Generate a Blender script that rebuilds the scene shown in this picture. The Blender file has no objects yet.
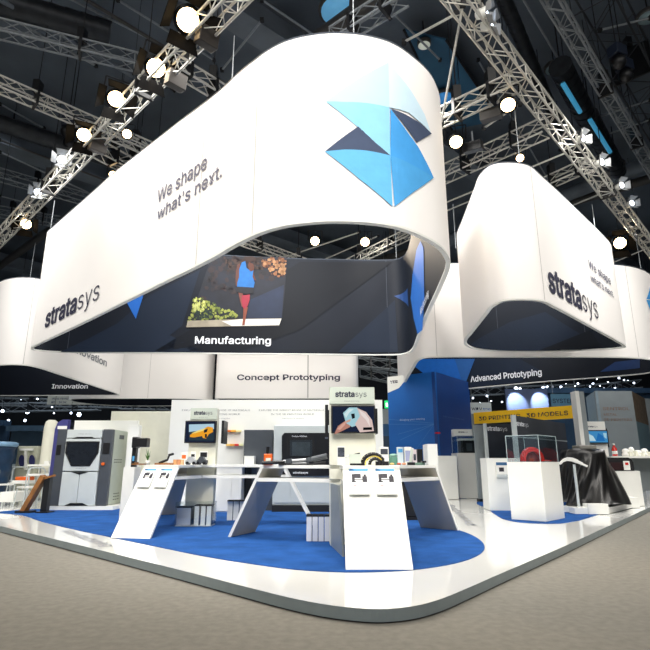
import bpy, bmesh, math, random
from mathutils import Vector, Matrix
from mathutils.geometry import tessellate_polygon
random.seed(7)
C = bpy.context.scene.collection
PI = math.pi
R = math.radians
# ------------------------------------------------------------------ camera
F, HY, CH = 530.0, 463.0, 1.15
PITCH = math.atan((HY-325)/F); CP, SP = math.cos(PITCH), math.sin(PITCH)
def ray(x, y):
    u = (x-325)/F; v = -(y-325)/F
    return Vector((u, CP - v*SP, SP + v*CP))
def at_z(x, y, z):
    r = ray(x, y); return Vector((0,0,CH)) + r*((z-CH)/r.z)
def at_y(x, y, Y):
    r = ray(x, y); return Vector((0,0,CH)) + r*(Y/r.y)
cd = bpy.data.cameras.new('camera'); cam = bpy.data.objects.new('camera', cd); C.objects.link(cam)
cam.location = (0,0,CH); cam.rotation_euler = (PI/2+PITCH, 0, 0)
cd.sensor_width = 36; cd.lens = F/650*36; cd.clip_end = 300; cd.clip_start = .05
bpy.context.scene.camera = cam
SCN = bpy.context.scene
SCN.view_settings.view_transform = 'Standard'; SCN.view_settings.look = 'None'; SCN.view_settings.gamma = 1
SCN.view_settings.exposure = 0.0

# ------------------------------------------------------------------ materials
def lin(c):
    if isinstance(c, str):
        c = [int(c[i:i+2],16)/255 for i in (0,2,4)]
    return [x/12.92 if x <= .04045 else ((x+.055)/1.055)**2.4 for x in c]
MATS = {}
def mat(name, col, rough=.5, metal=0.0, var=.06, scale=6.0, bump=0.0, emit=0.0, ecol=None, spec=.5, coat=0.0, bscale=None):
    if name in MATS: return MATS[name]
    m = bpy.data.materials.new(name); m.use_nodes = True
    nt = m.node_tree; b = nt.nodes['Principled BSDF']
    c = lin(col)
    tc = nt.nodes.new('ShaderNodeTexCoord')
    n = nt.nodes.new('ShaderNodeTexNoise'); n.inputs['Scale'].default_value = scale; n.inputs['Detail'].default_value = 4
    nt.links.new(tc.outputs['Object'], n.inputs['Vector'])
    rp = nt.nodes.new('ShaderNodeMapRange'); rp.inputs['From Min'].default_value=.3; rp.inputs['From Max'].default_value=.7
    rp.inputs['To Min'].default_value = 1-var; rp.inputs['To Max'].default_value = 1+var
    nt.links.new(n.outputs['Fac'], rp.inputs['Value'])
    mx = nt.nodes.new('ShaderNodeVectorMath'); mx.operation='SCALE'; mx.inputs[0].default_value = c
    nt.links.new(rp.outputs['Result'], mx.inputs['Scale'])
    nt.links.new(mx.outputs['Vector'], b.inputs['Base Color'])
    b.inputs['Roughness'].default_value = rough; b.inputs['Metallic'].default_value = metal
    b.inputs['Specular IOR Level'].default_value = spec
    if coat: b.inputs['Coat Weight'].default_value = coat; b.inputs['Coat Roughness'].default_value=.05
    if bump:
        n2 = n
        if bscale:
            n2 = nt.nodes.new('ShaderNodeTexNoise'); n2.inputs['Scale'].default_value = bscale; n2.inputs['Detail'].default_value = 3
            nt.links.new(tc.outputs['Object'], n2.inputs['Vector'])
        bp = nt.nodes.new('ShaderNodeBump'); bp.inputs['Strength'].default_value = bump; bp.inputs['Distance'].default_value=.01
        nt.links.new(n2.outputs['Fac'], bp.inputs['Height']); nt.links.new(bp.outputs['Normal'], b.inputs['Normal'])
    if emit:
        b.inputs['Emission Color'].default_value = (*lin(ecol or col),1); b.inputs['Emission Strength'].default_value = emit
    MATS[name] = m; return m
def glass_mat(name, tint=(.93,.97,.98), gloss=.12):
    if name in MATS: return MATS[name]
    m = bpy.data.materials.new(name); m.use_nodes = True; nt = m.node_tree; nt.nodes.clear()
    o = nt.nodes.new('ShaderNodeOutputMaterial'); t = nt.nodes.new('ShaderNodeBsdfTransparent'); t.inputs[0].default_value=(*tint,1)
    g = nt.nodes.new('ShaderNodeBsdfGlossy'); g.inputs['Roughness'].default_value=.03
    fr = nt.nodes.new('ShaderNodeLayerWeight'); fr.inputs[0].default_value = .5
    pw_ = nt.nodes.new('ShaderNodeMath'); pw_.operation='POWER'; pw_.inputs[1].default_value = 4
    nt.links.new(fr.outputs['Facing'], pw_.inputs[0])
    ad = nt.nodes.new('ShaderNodeMath'); ad.operation='MULTIPLY_ADD'; ad.inputs[1].default_value = .6; ad.inputs[2].default_value = gloss*.3
    mx = nt.nodes.new('ShaderNodeMixShader')
    nt.links.new(pw_.outputs[0], ad.inputs[0]); nt.links.new(ad.outputs[0], mx.inputs[0])
    nt.links.new(t.outputs[0], mx.inputs[1]); nt.links.new(g.outputs[0], mx.inputs[2]); nt.links.new(mx.outputs[0], o.inputs[0])
    MATS[name]=m; return m

M_white   = mat('white_laminate', 'f0f0ea', .28, var=.01)
M_deck    = mat('glossy_white_deck', 'f0f0ec', .12, var=.012, scale=2, coat=.5)
M_fascia  = mat('grey_fascia', '8f9a9c', .45, var=.05)
M_carpetb = mat('blue_carpet', '234f8e', .95, var=.2, scale=3.2, bump=.5, bscale=180, spec=.1)
M_carpetg = mat('grey_hall_carpet', '848179', .95, var=.10, scale=14, bump=.5, bscale=160, spec=.1)
M_fabric  = mat('white_fabric', 'f2efec', .85, var=.012, scale=.6, spec=.1)
M_navy    = mat('navy_print_fabric', '131924', .6, var=.22, scale=.35, spec=.25)
M_rim     = mat('pale_keder_rim', 'e2e2dc', .5, var=.02)
M_seam    = mat('seam_grey', 'b9b7b4', .8, var=.02)
M_seamd   = mat('seam_dark', '3a414c', .8, var=.02)
M_ink     = mat('navy_ink', '23243e', .7, var=.03)
M_ink2    = mat('soft_grey_ink', '50536b', .7, var=.03)
M_inkg    = mat('pale_grey_ink', '808288', .7, var=.03)
M_wink    = mat('white_ink', 'f2f4f8', .6, var=.01)
M_alu     = mat('truss_aluminium', 'd2d0c8', .42, .3, var=.1, scale=20)
M_alud    = mat('dull_truss_metal', '8f9599', .5, .3, var=.12, scale=20)
M_black   = mat('black_plastic', '101114', .4, var=.1)
M_blackm  = mat('matt_black_metal', '17181b', .6, .2, var=.15)
M_dgrey   = mat('dark_grey_metal', '474c52', .45, .1, var=.05)
M_mgrey   = mat('mid_grey_laminate', '8f9799', .4, var=.04)
M_lgrey   = mat('light_grey_panel', 'c8cfce', .35, var=.02)
M_greenw  = mat('pale_green_acrylic', 'ccd5c9', .25, var=.02)
M_ceil    = mat('dark_ceiling_panels', '5b646e', .8, var=.35, scale=.25)
M_beam    = mat('dark_girder_paint', '646c74', .7, var=.2, scale=1)
M_pipe    = mat('grey_pipe_paint', '4a4845', .6, var=.15, scale=2)
M_duct    = mat('ribbed_duct_metal', '2c2f33', .45, .4, var=.25, scale=5)
M_hall    = mat('dark_hall_wall', '23272d', .8, var=.3, scale=.3)
M_orange  = mat('orange_plastic', 'e0641e', .4, var=.1)
M_red     = mat('red_gloss_paint', 'd0241c', .2, var=.05, coat=.6)
M_yellow  = mat('yellow_print', 'f4bf12', .5, var=.03)
M_bluew   = mat('blue_print_wall', '0f62b6', .55, var=.06, scale=1)
M_bluew2  = mat('blue_print_wall_shaded', '0c3f86', .55, var=.08, scale=1)  # same blue print, shade of the turned-away face put into the colour
M_slate   = mat('slate_display_board', '252b35', .5, var=.08, scale=2)
M_skyb    = mat('sky_blue_print', '4f9fd6', .5, var=.05)
M_cream   = mat('cream_laminate', 'e4e3d2', .45, var=.03)
M_cloth   = mat('black_dust_sheet', '100f0f', .34, var=.2, scale=3, bump=.3)
M_gfab    = mat('grey_board', '8b9498', .6, var=.06, scale=1.5)
M_wood    = mat('brown_wood', '8a5a2c', .5, var=.25, scale=8)
M_purple  = mat('purple_blue_panel', '3b3c7c', .5, var=.08)
M_glass   = glass_mat('clear_glass', gloss=.3)
M_acry    = glass_mat('clear_acrylic', (.95,.97,.98), .3)
M_green   = mat('leaf_green', '4f7a3a', .5, var=.3, scale=30)
M_lampw   = mat('warm_lamp_lens', 'fff0d0', .3, emit=14, ecol='ffd9a0')
M_lampc   = mat('cool_lamp_lens', 'f0f6ff', .3, emit=9, ecol='dceaff')
M_lampd   = mat('ceiling_lamp_disc', 'b8d4dc', .3, emit=.55, ecol='8fc0d4')
M_screenb = mat('dark_lit_screen', '0a1020', .15, emit=.6, ecol='0d1830')

# ------------------------------------------------------------------ mesh builder
PROPS = {}
def setp(o, label=None, cat=None, group=None, kind=None):
    if label: o['label'] = label
    if cat: o['category'] = cat
    if group: o['group'] = group
    if kind: o['kind'] = kind
    return o
def thing(name, label, cat, loc=(0,0,0), rz=0, group=None):
    o = bpy.data.objects.new(name, None); C.objects.link(o); o.empty_display_size=.1
    o.location = loc; o.rotation_euler = (0,0,rz); return setp(o, label, cat, group)
def world_of(o):
    m = Matrix.Identity(4)
    while o is not None:
        m = Matrix.LocRotScale(o.location, o.rotation_euler, o.scale) @ m; o = o.parent
    return m
class MB:
    def __init__(s): s.v=[]; s.f=[]; s.m=[]; s.sm=[]
    def add(s, vs, fs, m=0, sm=False):
        b=len(s.v); s.v += [Vector(v) for v in vs]
        for f in fs: s.f.append([b+i for i in f]); s.m.append(m); s.sm.append(sm)
        return s
    def box(s, x0,x1,y0,y1,z0,z1,m=0):
        vs=[(x,y,z) for z in (z0,z1) for y in (y0,y1) for x in (x0,x1)]
        return s.add(vs,[(0,2,3,1),(4,5,7,6),(0,1,5,4),(2,6,7,3),(0,4,6,2),(1,3,7,5)],m)
    def obox(s, c, size, rz=0, rx=0, ry=0, m=0):
        M = Matrix.Translation(c) @ Matrix.Rotation(rz,4,'Z') @ Matrix.Rotation(ry,4,'Y') @ Matrix.Rotation(rx,4,'X')
        a,b,d=[k/2 for k in size]
        vs=[M@Vector((x,y,z)) for z in (-d,d) for y in (-b,b) for x in (-a,a)]
        return s.add(vs,[(0,2,3,1),(4,5,7,6),(0,1,5,4),(2,6,7,3),(0,4,6,2),(1,3,7,5)],m)
    def hexa(s, vs8, m=0):   # bottom 4 ccw, top 4 ccw
        return s.add(vs8,[(3,2,1,0),(4,5,6,7),(0,1,5,4),(1,2,6,5),(2,3,7,6),(3,0,4,7)],m)
    def prism(s, poly, z0, z1, m=0, ms=None):
        n=len(poly); vs=[(p[0],p[1],z0) for p in poly]+[(p[0],p[1],z1) for p in poly]
        tr = tessellate_polygon([[Vector((p[0],p[1],0)) for p in poly]])
        def up(t):
            a,b,c=[Vector((poly[i][0],poly[i][1],0)) for i in t]
            return t if (b-a).cross(c-a).z>0 else (t[0],t[2],t[1])
        T=[up(t) for t in tr]
        s.add(vs,[tuple(n+i for i in t) for t in T]+[(t[0],t[2],t[1]) for t in T],m)
        area=sum(poly[i][0]*poly[(i+1)%n][1]-poly[(i+1)%n][0]*poly[i][1] for i in range(n))
        b=len(s.v)-2*n
        for i in range(n):
            j=(i+1)%n; q=[b+i,b+j,b+n+j,b+n+i]
            if area<0: q.reverse()
            s.f.append(q); s.m.append(m if ms is None else ms); s.sm.append(False)
        return s
    def tube(s, p0, p1, r, n=8, m=0, r1=None, cap=True):
        p0,p1=Vector(p0),Vector(p1); d=(p1-p0)
        if d.length<1e-6: return s
        q=d.to_track_quat('Z','Y'); r1=r if r1 is None else r1
        vs=[p0+q@Vector((r*math.cos(2*PI*i/n),r*math.sin(2*PI*i/n),0)) for i in range(n)]+[p1+q@Vector((r1*math.cos(2*PI*i/n),r1*math.sin(2*PI*i/n),0)) for i in range(n)]
        fs=[(i,(i+1)%n,n+(i+1)%n,n+i) for i in range(n)]
        s.add(vs,fs,m,n>6)
        if cap: s.add(vs,[tuple(range(n-1,-1,-1)),tuple(range(n,2*n))],m)
        return s
    def path(s, pts, r, n=8, m=0):
        for a,b in zip(pts,pts[1:]): s.tube(a,b,r,n,m)
        return s
    def lathe(s, prof, c=(0,0,0), n=16, m=0, M=None):
        vs=[];fs=[]
        for (r,z) in prof:
            for i in range(n):
                p=Vector((r*math.cos(2*PI*i/n),r*math.sin(2*PI*i/n),z))
                if M: p=M@p
                vs.append(p+Vector(c))
        for k in range(len(prof)-1):
            for i in range(n):
                j=(i+1)%n; fs.append((k*n+i,k*n+j,(k+1)*n+j,(k+1)*n+i))
        fs.append(tuple(range(n-1,-1,-1))); fs.append(tuple((len(prof)-1)*n+i for i in range(n)))
        return s.add(vs,fs,m,True)
    def ball(s, c, r, m=0, n=12, sq=(1,1,1)):
        vs=[];fs=[];k=n//2
        for a in range(k+1):
            t=PI*a/k
            for i in range(n):
                vs.append(Vector(c)+Vector((sq[0]*r*math.sin(t)*math.cos(2*PI*i/n),sq[1]*r*math.sin(t)*math.sin(2*PI*i/n),sq[2]*r*math.cos(t))))
        for a in range(k):
            for i in range(n):
                j=(i+1)%n; fs.append((a*n+i,(a+1)*n+i,(a+1)*n+j,a*n+j))
        return s.add(vs,fs,m,True)
    def build(s, name, mats, parent=None, local=False, bevel=0, label=None):
        me=bpy.data.meshes.new(name)
        vs=s.v
        if parent is not None and not local:
            inv=world_of(parent).inverted(); vs=[inv@v for v in vs]
        me.from_pydata([tuple(v) for v in vs],[],s.f)
        if not isinstance(mats,(list,tuple)): mats=[mats]
        for m in mats: me.materials.append(m)
        me.polygons.foreach_set('material_index',s.m); me.polygons.foreach_set('use_smooth',s.sm)
        me.update(); me.validate()
        o=bpy.data.objects.new(name,me); C.objects.link(o)
        if parent is not None: o.parent=parent
        if bevel:
            b=o.modifiers.new('bevel','BEVEL'); b.width=bevel; b.segments=2; b.limit_method='ANGLE'
        if label: o['label']=label
        return o
def copy_tree(o, parent=None):
    c=o.copy(); C.objects.link(c); c.parent=parent
    for ch in list(o.children): copy_tree(ch,c)
    return c

# ------------------------------------------------------------------ printed walls: everything printed lives in (s, z) on a wall
def catmull(pts, sub=6, closed=True):
    out=[]; n=len(pts)
    for i in range(n if closed else n-1):
        p=[Vector((*pts[(i+k-1)%n],0)) if closed else Vector((*pts[min(max(i+k-1,0),n-1)],0)) for k in range(4)]
        t=[0]
        for k in range(3): t.append(t[-1]+max((p[k+1]-p[k]).length,1e-4)**.5)
        for j in range(sub):
            u=t[1]+(t[2]-t[1])*j/sub
            A=[p[k]*((t[k+1]-u)/(t[k+1]-t[k]))+p[k+1]*((u-t[k])/(t[k+1]-t[k])) for k in range(3)]
            B=[A[k]*((t[k+2]-u)/(t[k+2]-t[k]))+A[k+1]*((u-t[k])/(t[k+2]-t[k])) for k in range(2)]
            q=B[0]*((t[2]-u)/(t[2]-t[1]))+B[1]*((u-t[1])/(t[2]-t[1]))
            out.append((q.x,q.y))
    if not closed: out.append(pts[-1])
    return out
class Wall:
    """vertical sheet over a ground polyline; (s,z) coordinates; side = +1 prints to the right of travel"""
    def __init__(w, poly, closed=False):
        w.p=[Vector((a[0],a[1])) for a in poly]+([Vector((poly[0][0],poly[0][1]))] if closed else [])
        w.s=[0]
        for a,b in zip(w.p,w.p[1:]): w.s.append(w.s[-1]+(b-a).length)
    def hit(w, px, py, far=False, ys=None):
        r=ray(px,py); d=Vector((r.x,r.y)); best=None
        for i,(a,b) in enumerate(zip(w.p,w.p[1:])):
            e=b-a; det=d.x*(-e.y)+d.y*e.x
            if abs(det)<1e-9: continue
            t=(a.x*(-e.y)+a.y*e.x)/det; u=(d.x*a.y-d.y*a.x)/det
            if t>0 and (-1e-6<=u<=1+1e-6 or len(w.p)==2):
                if best is None or (t>best[0])==far: best=(t,w.s[i]+u*e.length,CH+r.z*t)
        return (best[1],best[2]) if best else None
    def at(w, s, z, off=0.0):
        k=0
        while k<len(w.s)-2 and w.s[k+1]<s: k+=1
        a,b=w.p[k],w.p[k+1]; L=w.s[k+1]-w.s[k]; u=(s-w.s[k])/L
        def nrm(i):
            i=max(0,min(i,len(w.p)-2)); e=(w.p[i+1]-w.p[i]).normalized(); return Vector((e.y,-e.x))
        n0=(nrm(k-1)+nrm(k)).normalized(); n1=(nrm(k)+nrm(k+1)).normalized()
        n=n0.lerp(n1,min(max(u,0),1)); q=a+(b-a)*u+n*off
        return Vector((q.x,q.y,z))
def decal(wall, polysz, material, parent, name, off=.012, cuts=0, thick=False, label=None):
    """filled polygons given in (s,z), laid on the wall"""
    bm=bmesh.new()
    for poly in polysz:
        P=[Vector((p[0],p[1],0)) for p in poly]
        vs=[bm.verts.new(p) for p in P]
        for t in tessellate_polygon([P]):
            try: bm.faces.new([vs[i] for i in t])
            except ValueError: pass
    for k in range(cuts):
        long=[e for e in bm.edges if e.calc_length()>.12]
        if not long: break
        bmesh.ops.subdivide_edges(bm,edges=long,cuts=1,use_grid_fill=False)
        bmesh.ops.triangulate(bm,faces=bm.faces[:])
    mb=MB(); mb.add([wall.at(v.co.x,v.co.y,off) for v in bm.verts],[[v.index for v in f.verts] for f in (bm.verts.index_update() or bm.faces)])
    bm.free()
    return mb.build(name,material,parent,label=label)
_tc={}
try:    # the interface typeface that ships inside Blender; falls back to Blender's built-in one
    import os
    FONT=bpy.data.fonts.load(os.path.join(bpy.utils.system_resource('DATAFILES'),'fonts','Inter.woff2'))
except Exception:
    FONT=None
def text_mesh(s, bold=0.0, shear=0.0, spacing=1.0):
    """2-D verts and faces of a line of lettering; lower-left at 0,0"""
    k=(s,bold,shear,spacing)
    if k in _tc: return _tc[k]
    cu=bpy.data.curves.new('t','FONT'); cu.body=s; cu.size=1; cu.offset=bold; cu.shear=shear; cu.space_character=spacing; cu.resolution_u=3
    if FONT: cu.font=FONT
    o=bpy.data.objects.new('t',cu); C.objects.link(o)
    me=o.to_mesh(); vs=[v.co.copy() for v in me.vertices]; fs=[list(p.vertices) for p in me.polygons]
    o.to_mesh_clear(); bpy.data.objects.remove(o); bpy.data.curves.remove(cu)
    _tc[k]=(vs,fs); return _tc[k]
def letter(wall, runs, s0, z0, s1, cap, material, parent, name='lettering', off=.014, spacing=1.0, label=None, flip=False):
    """runs: [(text,bold)], fitted so that the line starts at s0, ends at s1, capitals cap high, baseline z0"""
    V=[];Fc=[];x=0
    for t,b in runs:
        vs,fs=text_mesh(t,b,0,spacing)
        if not vs: continue
        mn=min(v.x for v in vs); mxx=max(v.x for v in vs); o=len(V)
        V+=[(v.x-mn+x,v.y) for v in vs]; Fc+=[[o+i for i in f] for f in fs]; x+=mxx-mn+.07*spacing
    W=max(v[0] for v in V)
    ch=.73
    mb=MB(); mb.add([wall.at(s0+(s1-s0)*v[0]/W, z0+v[1]/ch*cap, off) for v in V],Fc)
    return mb.build(name,material,parent,label=label)
def letter_px(wall, runs, p0, p1, ptop, material, parent, far=False, **k):
    """baseline start pixel, baseline end pixel, and a pixel at capital height above the start"""
    a=wall.hit(*p0,far=far); b=wall.hit(*p1,far=far); c=wall.hit(*ptop,far=far)
    if runs is STRAT: c=(c[0],a[1]+(c[1]-a[1])*1.55)
    return letter(wall,runs,a[0],(a[1]+b[1])/2,b[0],max(.02,c[1]-a[1]),material,parent,**k)
def plane_wall(a,b): return Wall([a,b])
STRAT=[('strata',.024),('sys',-.006)]
# ================================================================== SETTING
mb=MB(); mb.box(-45,45,-8,50,-.06,0); setp(mb.build('floor',M_carpetg),kind='structure')
mb=MB(); mb.box(-45,45,-8,50,14.0,14.3); setp(mb.build('ceiling',M_ceil),kind='structure')
mb=MB(); mb.box(-45,45,48,48.4,0,14); setp(mb.build('wall_back',M_hall),kind='structure')
mb=MB(); mb.box(-45,-44.6,-8,48,0,14); setp(mb.build('wall_left',M_hall),kind='structure')
mb=MB(); mb.box(44.6,45,-8,48,0,14); setp(mb.build('wall_right',M_hall),kind='structure')
# roof girders, purlins and ribs of the hall
k=1
for (ax,ay,bx,by,w,h,z) in ((-30,2,8,36,.5,.8,13.1),(-22,-6,22,34,.45,.8,13.1),(-34,14,-8,44,.5,.8,13.1),(-6,-6,34,30,.5,.8,13.1)):
    d=Vector((bx-ax,by-ay,0)); L=d.length; c=Vector(((ax+bx)/2,(ay+by)/2,z+.05))
    mb=MB(); mb.obox(c,(L,w,h),rz=math.atan2(d.y,d.x)); mb.obox(c+Vector((0,0,-h/2)),(L,w*1.8,.08),rz=math.atan2(d.y,d.x))
    setp(mb.build('trim_%d'%k,M_beam),kind='structure'); k+=1
for (ax,ay,bx,by,r,z) in ((-26,26,10,-6,.16,13.0),(-24,34,22,-8,.2,12.6),(4,30,30,-2,.3,12.8),(-6,38,30,6,.2,12.9),(-30,20,-2,-6,.22,12.9)):
    mb=MB(); mb.tube((ax,ay,z),(bx,by,z),r,10)
    setp(mb.build('trim_%d'%k,M_pipe if r<.25 else M_beam),kind='structure'); k+=1

# ------------------------------------------------------------------ raised stand deck and carpets
DZ=.10
edge=[(-16.5,20.2),(-12.0,15.85),(-5.60,9.71),(-2.83,7.12),(-1.21,5.58),(-.75,5.13),(-.20,4.62),(.11,4.42),(.40,4.34),(.66,4.42),(.9,4.62),(1.24,5.03),(1.7,5.62),(3.0,7.26),(8.0,13.75),(13.4,20.8)]
e2=[edge[0],edge[1],edge[2],edge[3]]+catmull(edge[3:14],5,False)[1:]+[edge[14],edge[15]]
deck_poly=e2+[(13.4,27),(-16.5,27)]
mb=MB(); mb.prism(deck_poly,.012,DZ,0,1)
deck=mb.build('floor_stand_deck',[M_deck,M_fascia]); setp(deck,kind='structure')
# dark joint strip along the bottom of the fascia
mb=MB(); mb.prism([(p[0],p[1]+.03) for p in e2]+[(13.3,26.9),(-16.4,26.9)],0.0,.012); setp(mb.build('trim_20',M_blackm),kind='structure')
def carpet(poly, label, straight=False, sub=6):
    pp=catmull(poly,sub) if not straight else poly
    mb=MB(); mb.prism(pp,DZ,DZ+.008); o=mb.build('stand_carpet',M_carpetb); setp(o,label,'carpet'); return o
carpet([(-7.2,12.3),(-6.36,11.70),(-5.2,10.35),(-4.05,9.16),(-2.38,7.55),(-1.44,6.66),(-1.0,6.3),(-.68,6.07),(-.3,5.83),(.2,5.70),(.76,5.77),(1.22,6.02),(1.6,6.4),(1.9,6.9),(2.1,7.5),(2.2,8.4),(2.12,9.3),(1.9,10.4),(1.7,12),(1.6,13.2),(-2,13.3),(-5,13.3),(-6.8,13.1)],'big royal blue carpet under the two brochure counters and the printer')
carpet([(4.3,15.6),(3.85,13.2),(3.55,11.6),(3.45,10.7),(3.6,10.2),(4.1,10.05),(4.6,10.4),(5.2,11.1),(7.2,13.7),(9.2,16.3),(9.0,17.6),(6.5,17.6)],'blue carpet island under the pedestals and the draped machine')
carpet([(2.6,16.9),(4.3,16.9),(4.6,18.2),(3.0,18.2)],'small blue carpet strip behind the tall grey pedestal',True)
# words printed on the deck: Manufacturing (near edge) and the one by the right leg
deckw=thing('deck_lettering','grey word Manufacturing printed on the white deck edge','lettering',(-3.5,8.2,DZ))
def flat_text(text,a,b,h,material,parent,name='lettering'):
    a=Vector((*a,DZ+.006)); b=Vector((*b,DZ+.006)); e=(b-a).normalized(); n=Vector((-e.y,e.x,0)); vs,fs=text_mesh(text,.0)
    W=max(v.x for v in vs); L=(b-a).length
    mb=MB(); mb.add([a+e*(v.x/W*L)+n*(v.y/.73*h) for v in vs],fs); return mb.build(name,material,parent)
flat_text('Manufacturing',at_z(60,531,DZ)[:2],at_z(104,547,DZ)[:2],.24,M_inkg,deckw)
deckw2=thing('deck_lettering','grey word printed on the white deck beside the carpet curve','lettering',(2.4,10,DZ))
flat_text('Prototyping',at_z(478,526,DZ)[:2],at_z(452,505,DZ)[:2],.26,M_inkg,deckw2)

# ================================================================== HANGING BANNERS
ZB,ZT=4.0,6.70
def offset_loop(p,d):
    n=len(p); out=[]
    for i in range(n):
        a=Vector(p[i-1]);b=Vector(p[i]);c=Vector(p[(i+1)%n])
        e=((b-a).normalized()+(c-b).normalized()); e=e.normalized() if e.length>1e-6 else (c-b).normalized()
        out.append((b.x-e.y*d, b.y+e.x*d))
    return out
def banner(label,pts,zb,zt,th=.07,sub=5,cables=(),ztop_cable=8.0,rise=lambda x,y:0):
    P=catmull(pts,sub); Q=offset_loop(P,th); n=len(P)
    c=(sum(p[0] for p in P)/n,sum(p[1] for p in P)/n)
    t=thing('hanging_banner',label,'banner',(c[0],c[1],zb))
    def sheet(poly,rev,name,m):
        mb=MB(); k=len(poly)
        vs=[(x,y,zb) for x,y in poly]+[(x,y,zt+rise(x,y)) for x,y in poly]
        fs=[(i,(i+1)%k,k+(i+1)%k,k+i) for i in range(k)]
        if rev: fs=[f[::-1] for f in fs]
        mb.add(vs,fs,0,True); return mb.build(name,m,t)
    o=sheet(P,False,'outer_fabric',M_fabric); sheet(Q,True,'inner_lining',M_navy)
    for nm,z0,z1 in (('bottom_rim',zb-.03,zb),('top_rim',zt,zt+.03)):
        mb=MB(); vs=[]; 
        for z in (z0,z1): vs+=[(x,y,z+(rise(x,y) if nm=='top_rim' else 0)) for x,y in P]+[(x,y,z+(rise(x,y) if nm=='top_rim' else 0)) for x,y in Q]
        fs=[]
        for i in range(n):
            j=(i+1)%n
            fs+=[(i,n+i,n+j,j),(2*n+i,2*n+j,3*n+j,3*n+i),(i,j,2*n+j,2*n+i),(n+j,n+i,3*n+i,3*n+j)]
        mb.add(vs,fs); mb.build(nm,M_rim if nm=='bottom_rim' else M_seamd,t)
    for (x,y) in cables:
        mb=MB(); mb.tube((x,y,zt),(x,y,ztop_cable),.008,5); mb.build('suspension_cable',M_alud,t)
    W=Wall(P,True); V=Wall(Q[::-1],True)
    return t,W,V
def seam(wall,s,z0,z1,parent,m=M_seam,w=.008):
    decal(wall,[[(s-w,z0),(s+w,z0),(s+w,z1),(s-w,z1)]],m,parent,'seam',off=.004)
A_pts=[(-7.42,13.08),(-7.1,12.74),(-6.69,12.32),(-5.57,11.18),(-4.61,10.19),(-3.80,9.34),(-3.11,8.62),(-2.50,7.98),(-1.98,7.45),(-1.53,6.96),(-1.29,6.67),(-1.03,6.39),(-.79,6.17),(-.49,5.99),(-.06,5.88),(.24,5.87),(.55,5.91),(.93,6.05),(1.31,6.36),(1.57,6.66),(1.79,7.11),(1.87,7.45),(1.92,8.0),(2.08,10.6),(2.24,12.4),(2.30,13.3),(2.24,13.83),(2.03,14.08),(1.49,14.14),(-.5,14.05),(-5.8,13.83),(-6.7,13.78),(-7.3,13.66),(-7.56,13.45)]
bA,WA,VA=banner('largest white looped banner with big blue folded-paper logo on its rounded nose',A_pts,ZB,ZT,cables=((-7.3,13.0),(-1.5,7.28),(.4,6.1),(2.0,13.9),(-3,13.95)),rise=lambda x,y: .40*min(1,max(0,(-x-1.0)/3.6))*(.35 if y>13.5 and x>-6.8 else 1))
B_pts=[(3.31,12.30),(3.25,11.6),(3.19,10.86),(3.12,10.0),(3.09,9.45),(3.21,9.10),(3.50,9.02),(3.92,9.12),(4.30,9.48),(4.82,10.02),(5.85,11.12),(7.0,12.35),(7.45,12.86),(7.58,13.08),(7.48,13.24),(7.12,13.40),(6.5,13.55),(5.57,13.66),(4.52,13.60),(3.96,13.40),(3.51,12.92)]
bB,WB,VB=banner('white looped banner hung over the glass display pedestals',B_pts,ZB,ZT,cables=((3.8,9.2),(7.3,13.2),(3.5,13.2)))
C_pts=[(2.62,14.75),(2.75,14.45),(3.1,14.34),(5.0,14.33),(8.4,14.42),(9.3,14.75),(10.0,15.35),(10.45,16.0),(10.62,16.6),(10.55,17.1),(10.1,17.6),(8.0,18.95),(5.0,21.4),(3.75,22.5),(3.35,22.6),(3.1,22.2),(2.95,20.5),(2.66,16.0)]
bC,WC,VC=banner('long white looped banner with small blue logo, reaching back above the blue wall',C_pts,ZB,ZT,th=.08,cables=((3,14.5),(9.5,15),(3.3,22.3)))
D_pts=[(-16.5,22.4),(-15.8,21.2),(-12.0,17.4),(-10.6,16.15),(-9.9,15.65),(-9.35,15.5),(-8.92,15.62),(-8.75,16.1),(-8.72,17.0),(-8.72,20.5),(-8.72,22.3),(-8.85,22.85),(-9.4,23.0),(-12,23.05),(-15.5,23.1),(-16.3,22.9)]
bD,WD,VD=banner('white looped banner at the far end of the stand, dark lining lettered Innovation',D_pts,ZB,ZT,th=.08,cables=((-9.3,15.8),(-9,22.6)))
E_pts=[(-11.95,24.9),(-11.7,24.35),(-11.1,24.1),(-9,24.05),(-7.0,24.05),(-6.2,24.15),(-5.65,24.4),(-5.4,24.9),(-5.4,25.6),(-6.0,26.6),(-7.5,27.3),(-10.5,27.3),(-11.6,26.6),(-12,25.6)]
bE,WE,VE=banner('plain white looped banner behind, partly hidden by the Innovation banner',E_pts,ZB,ZT,th=.08,cables=((-11,24.3),(-6,24.3)))
F_pts=[(-4.95,24.9),(-4.98,24.1),(-4.7,24.0),(-4,24.0),(.7,24.0),(1.3,24.05),(1.5,24.3),(1.5,25.2),(.9,26.3),(-1.7,27.5),(-4.3,26.3)]
bF,WF,VF=banner('flat white banner lettered Concept Prototyping above the display wall',F_pts,ZB,ZT,th=.08,cables=((-4,24.3),(1,24.3)))

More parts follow.
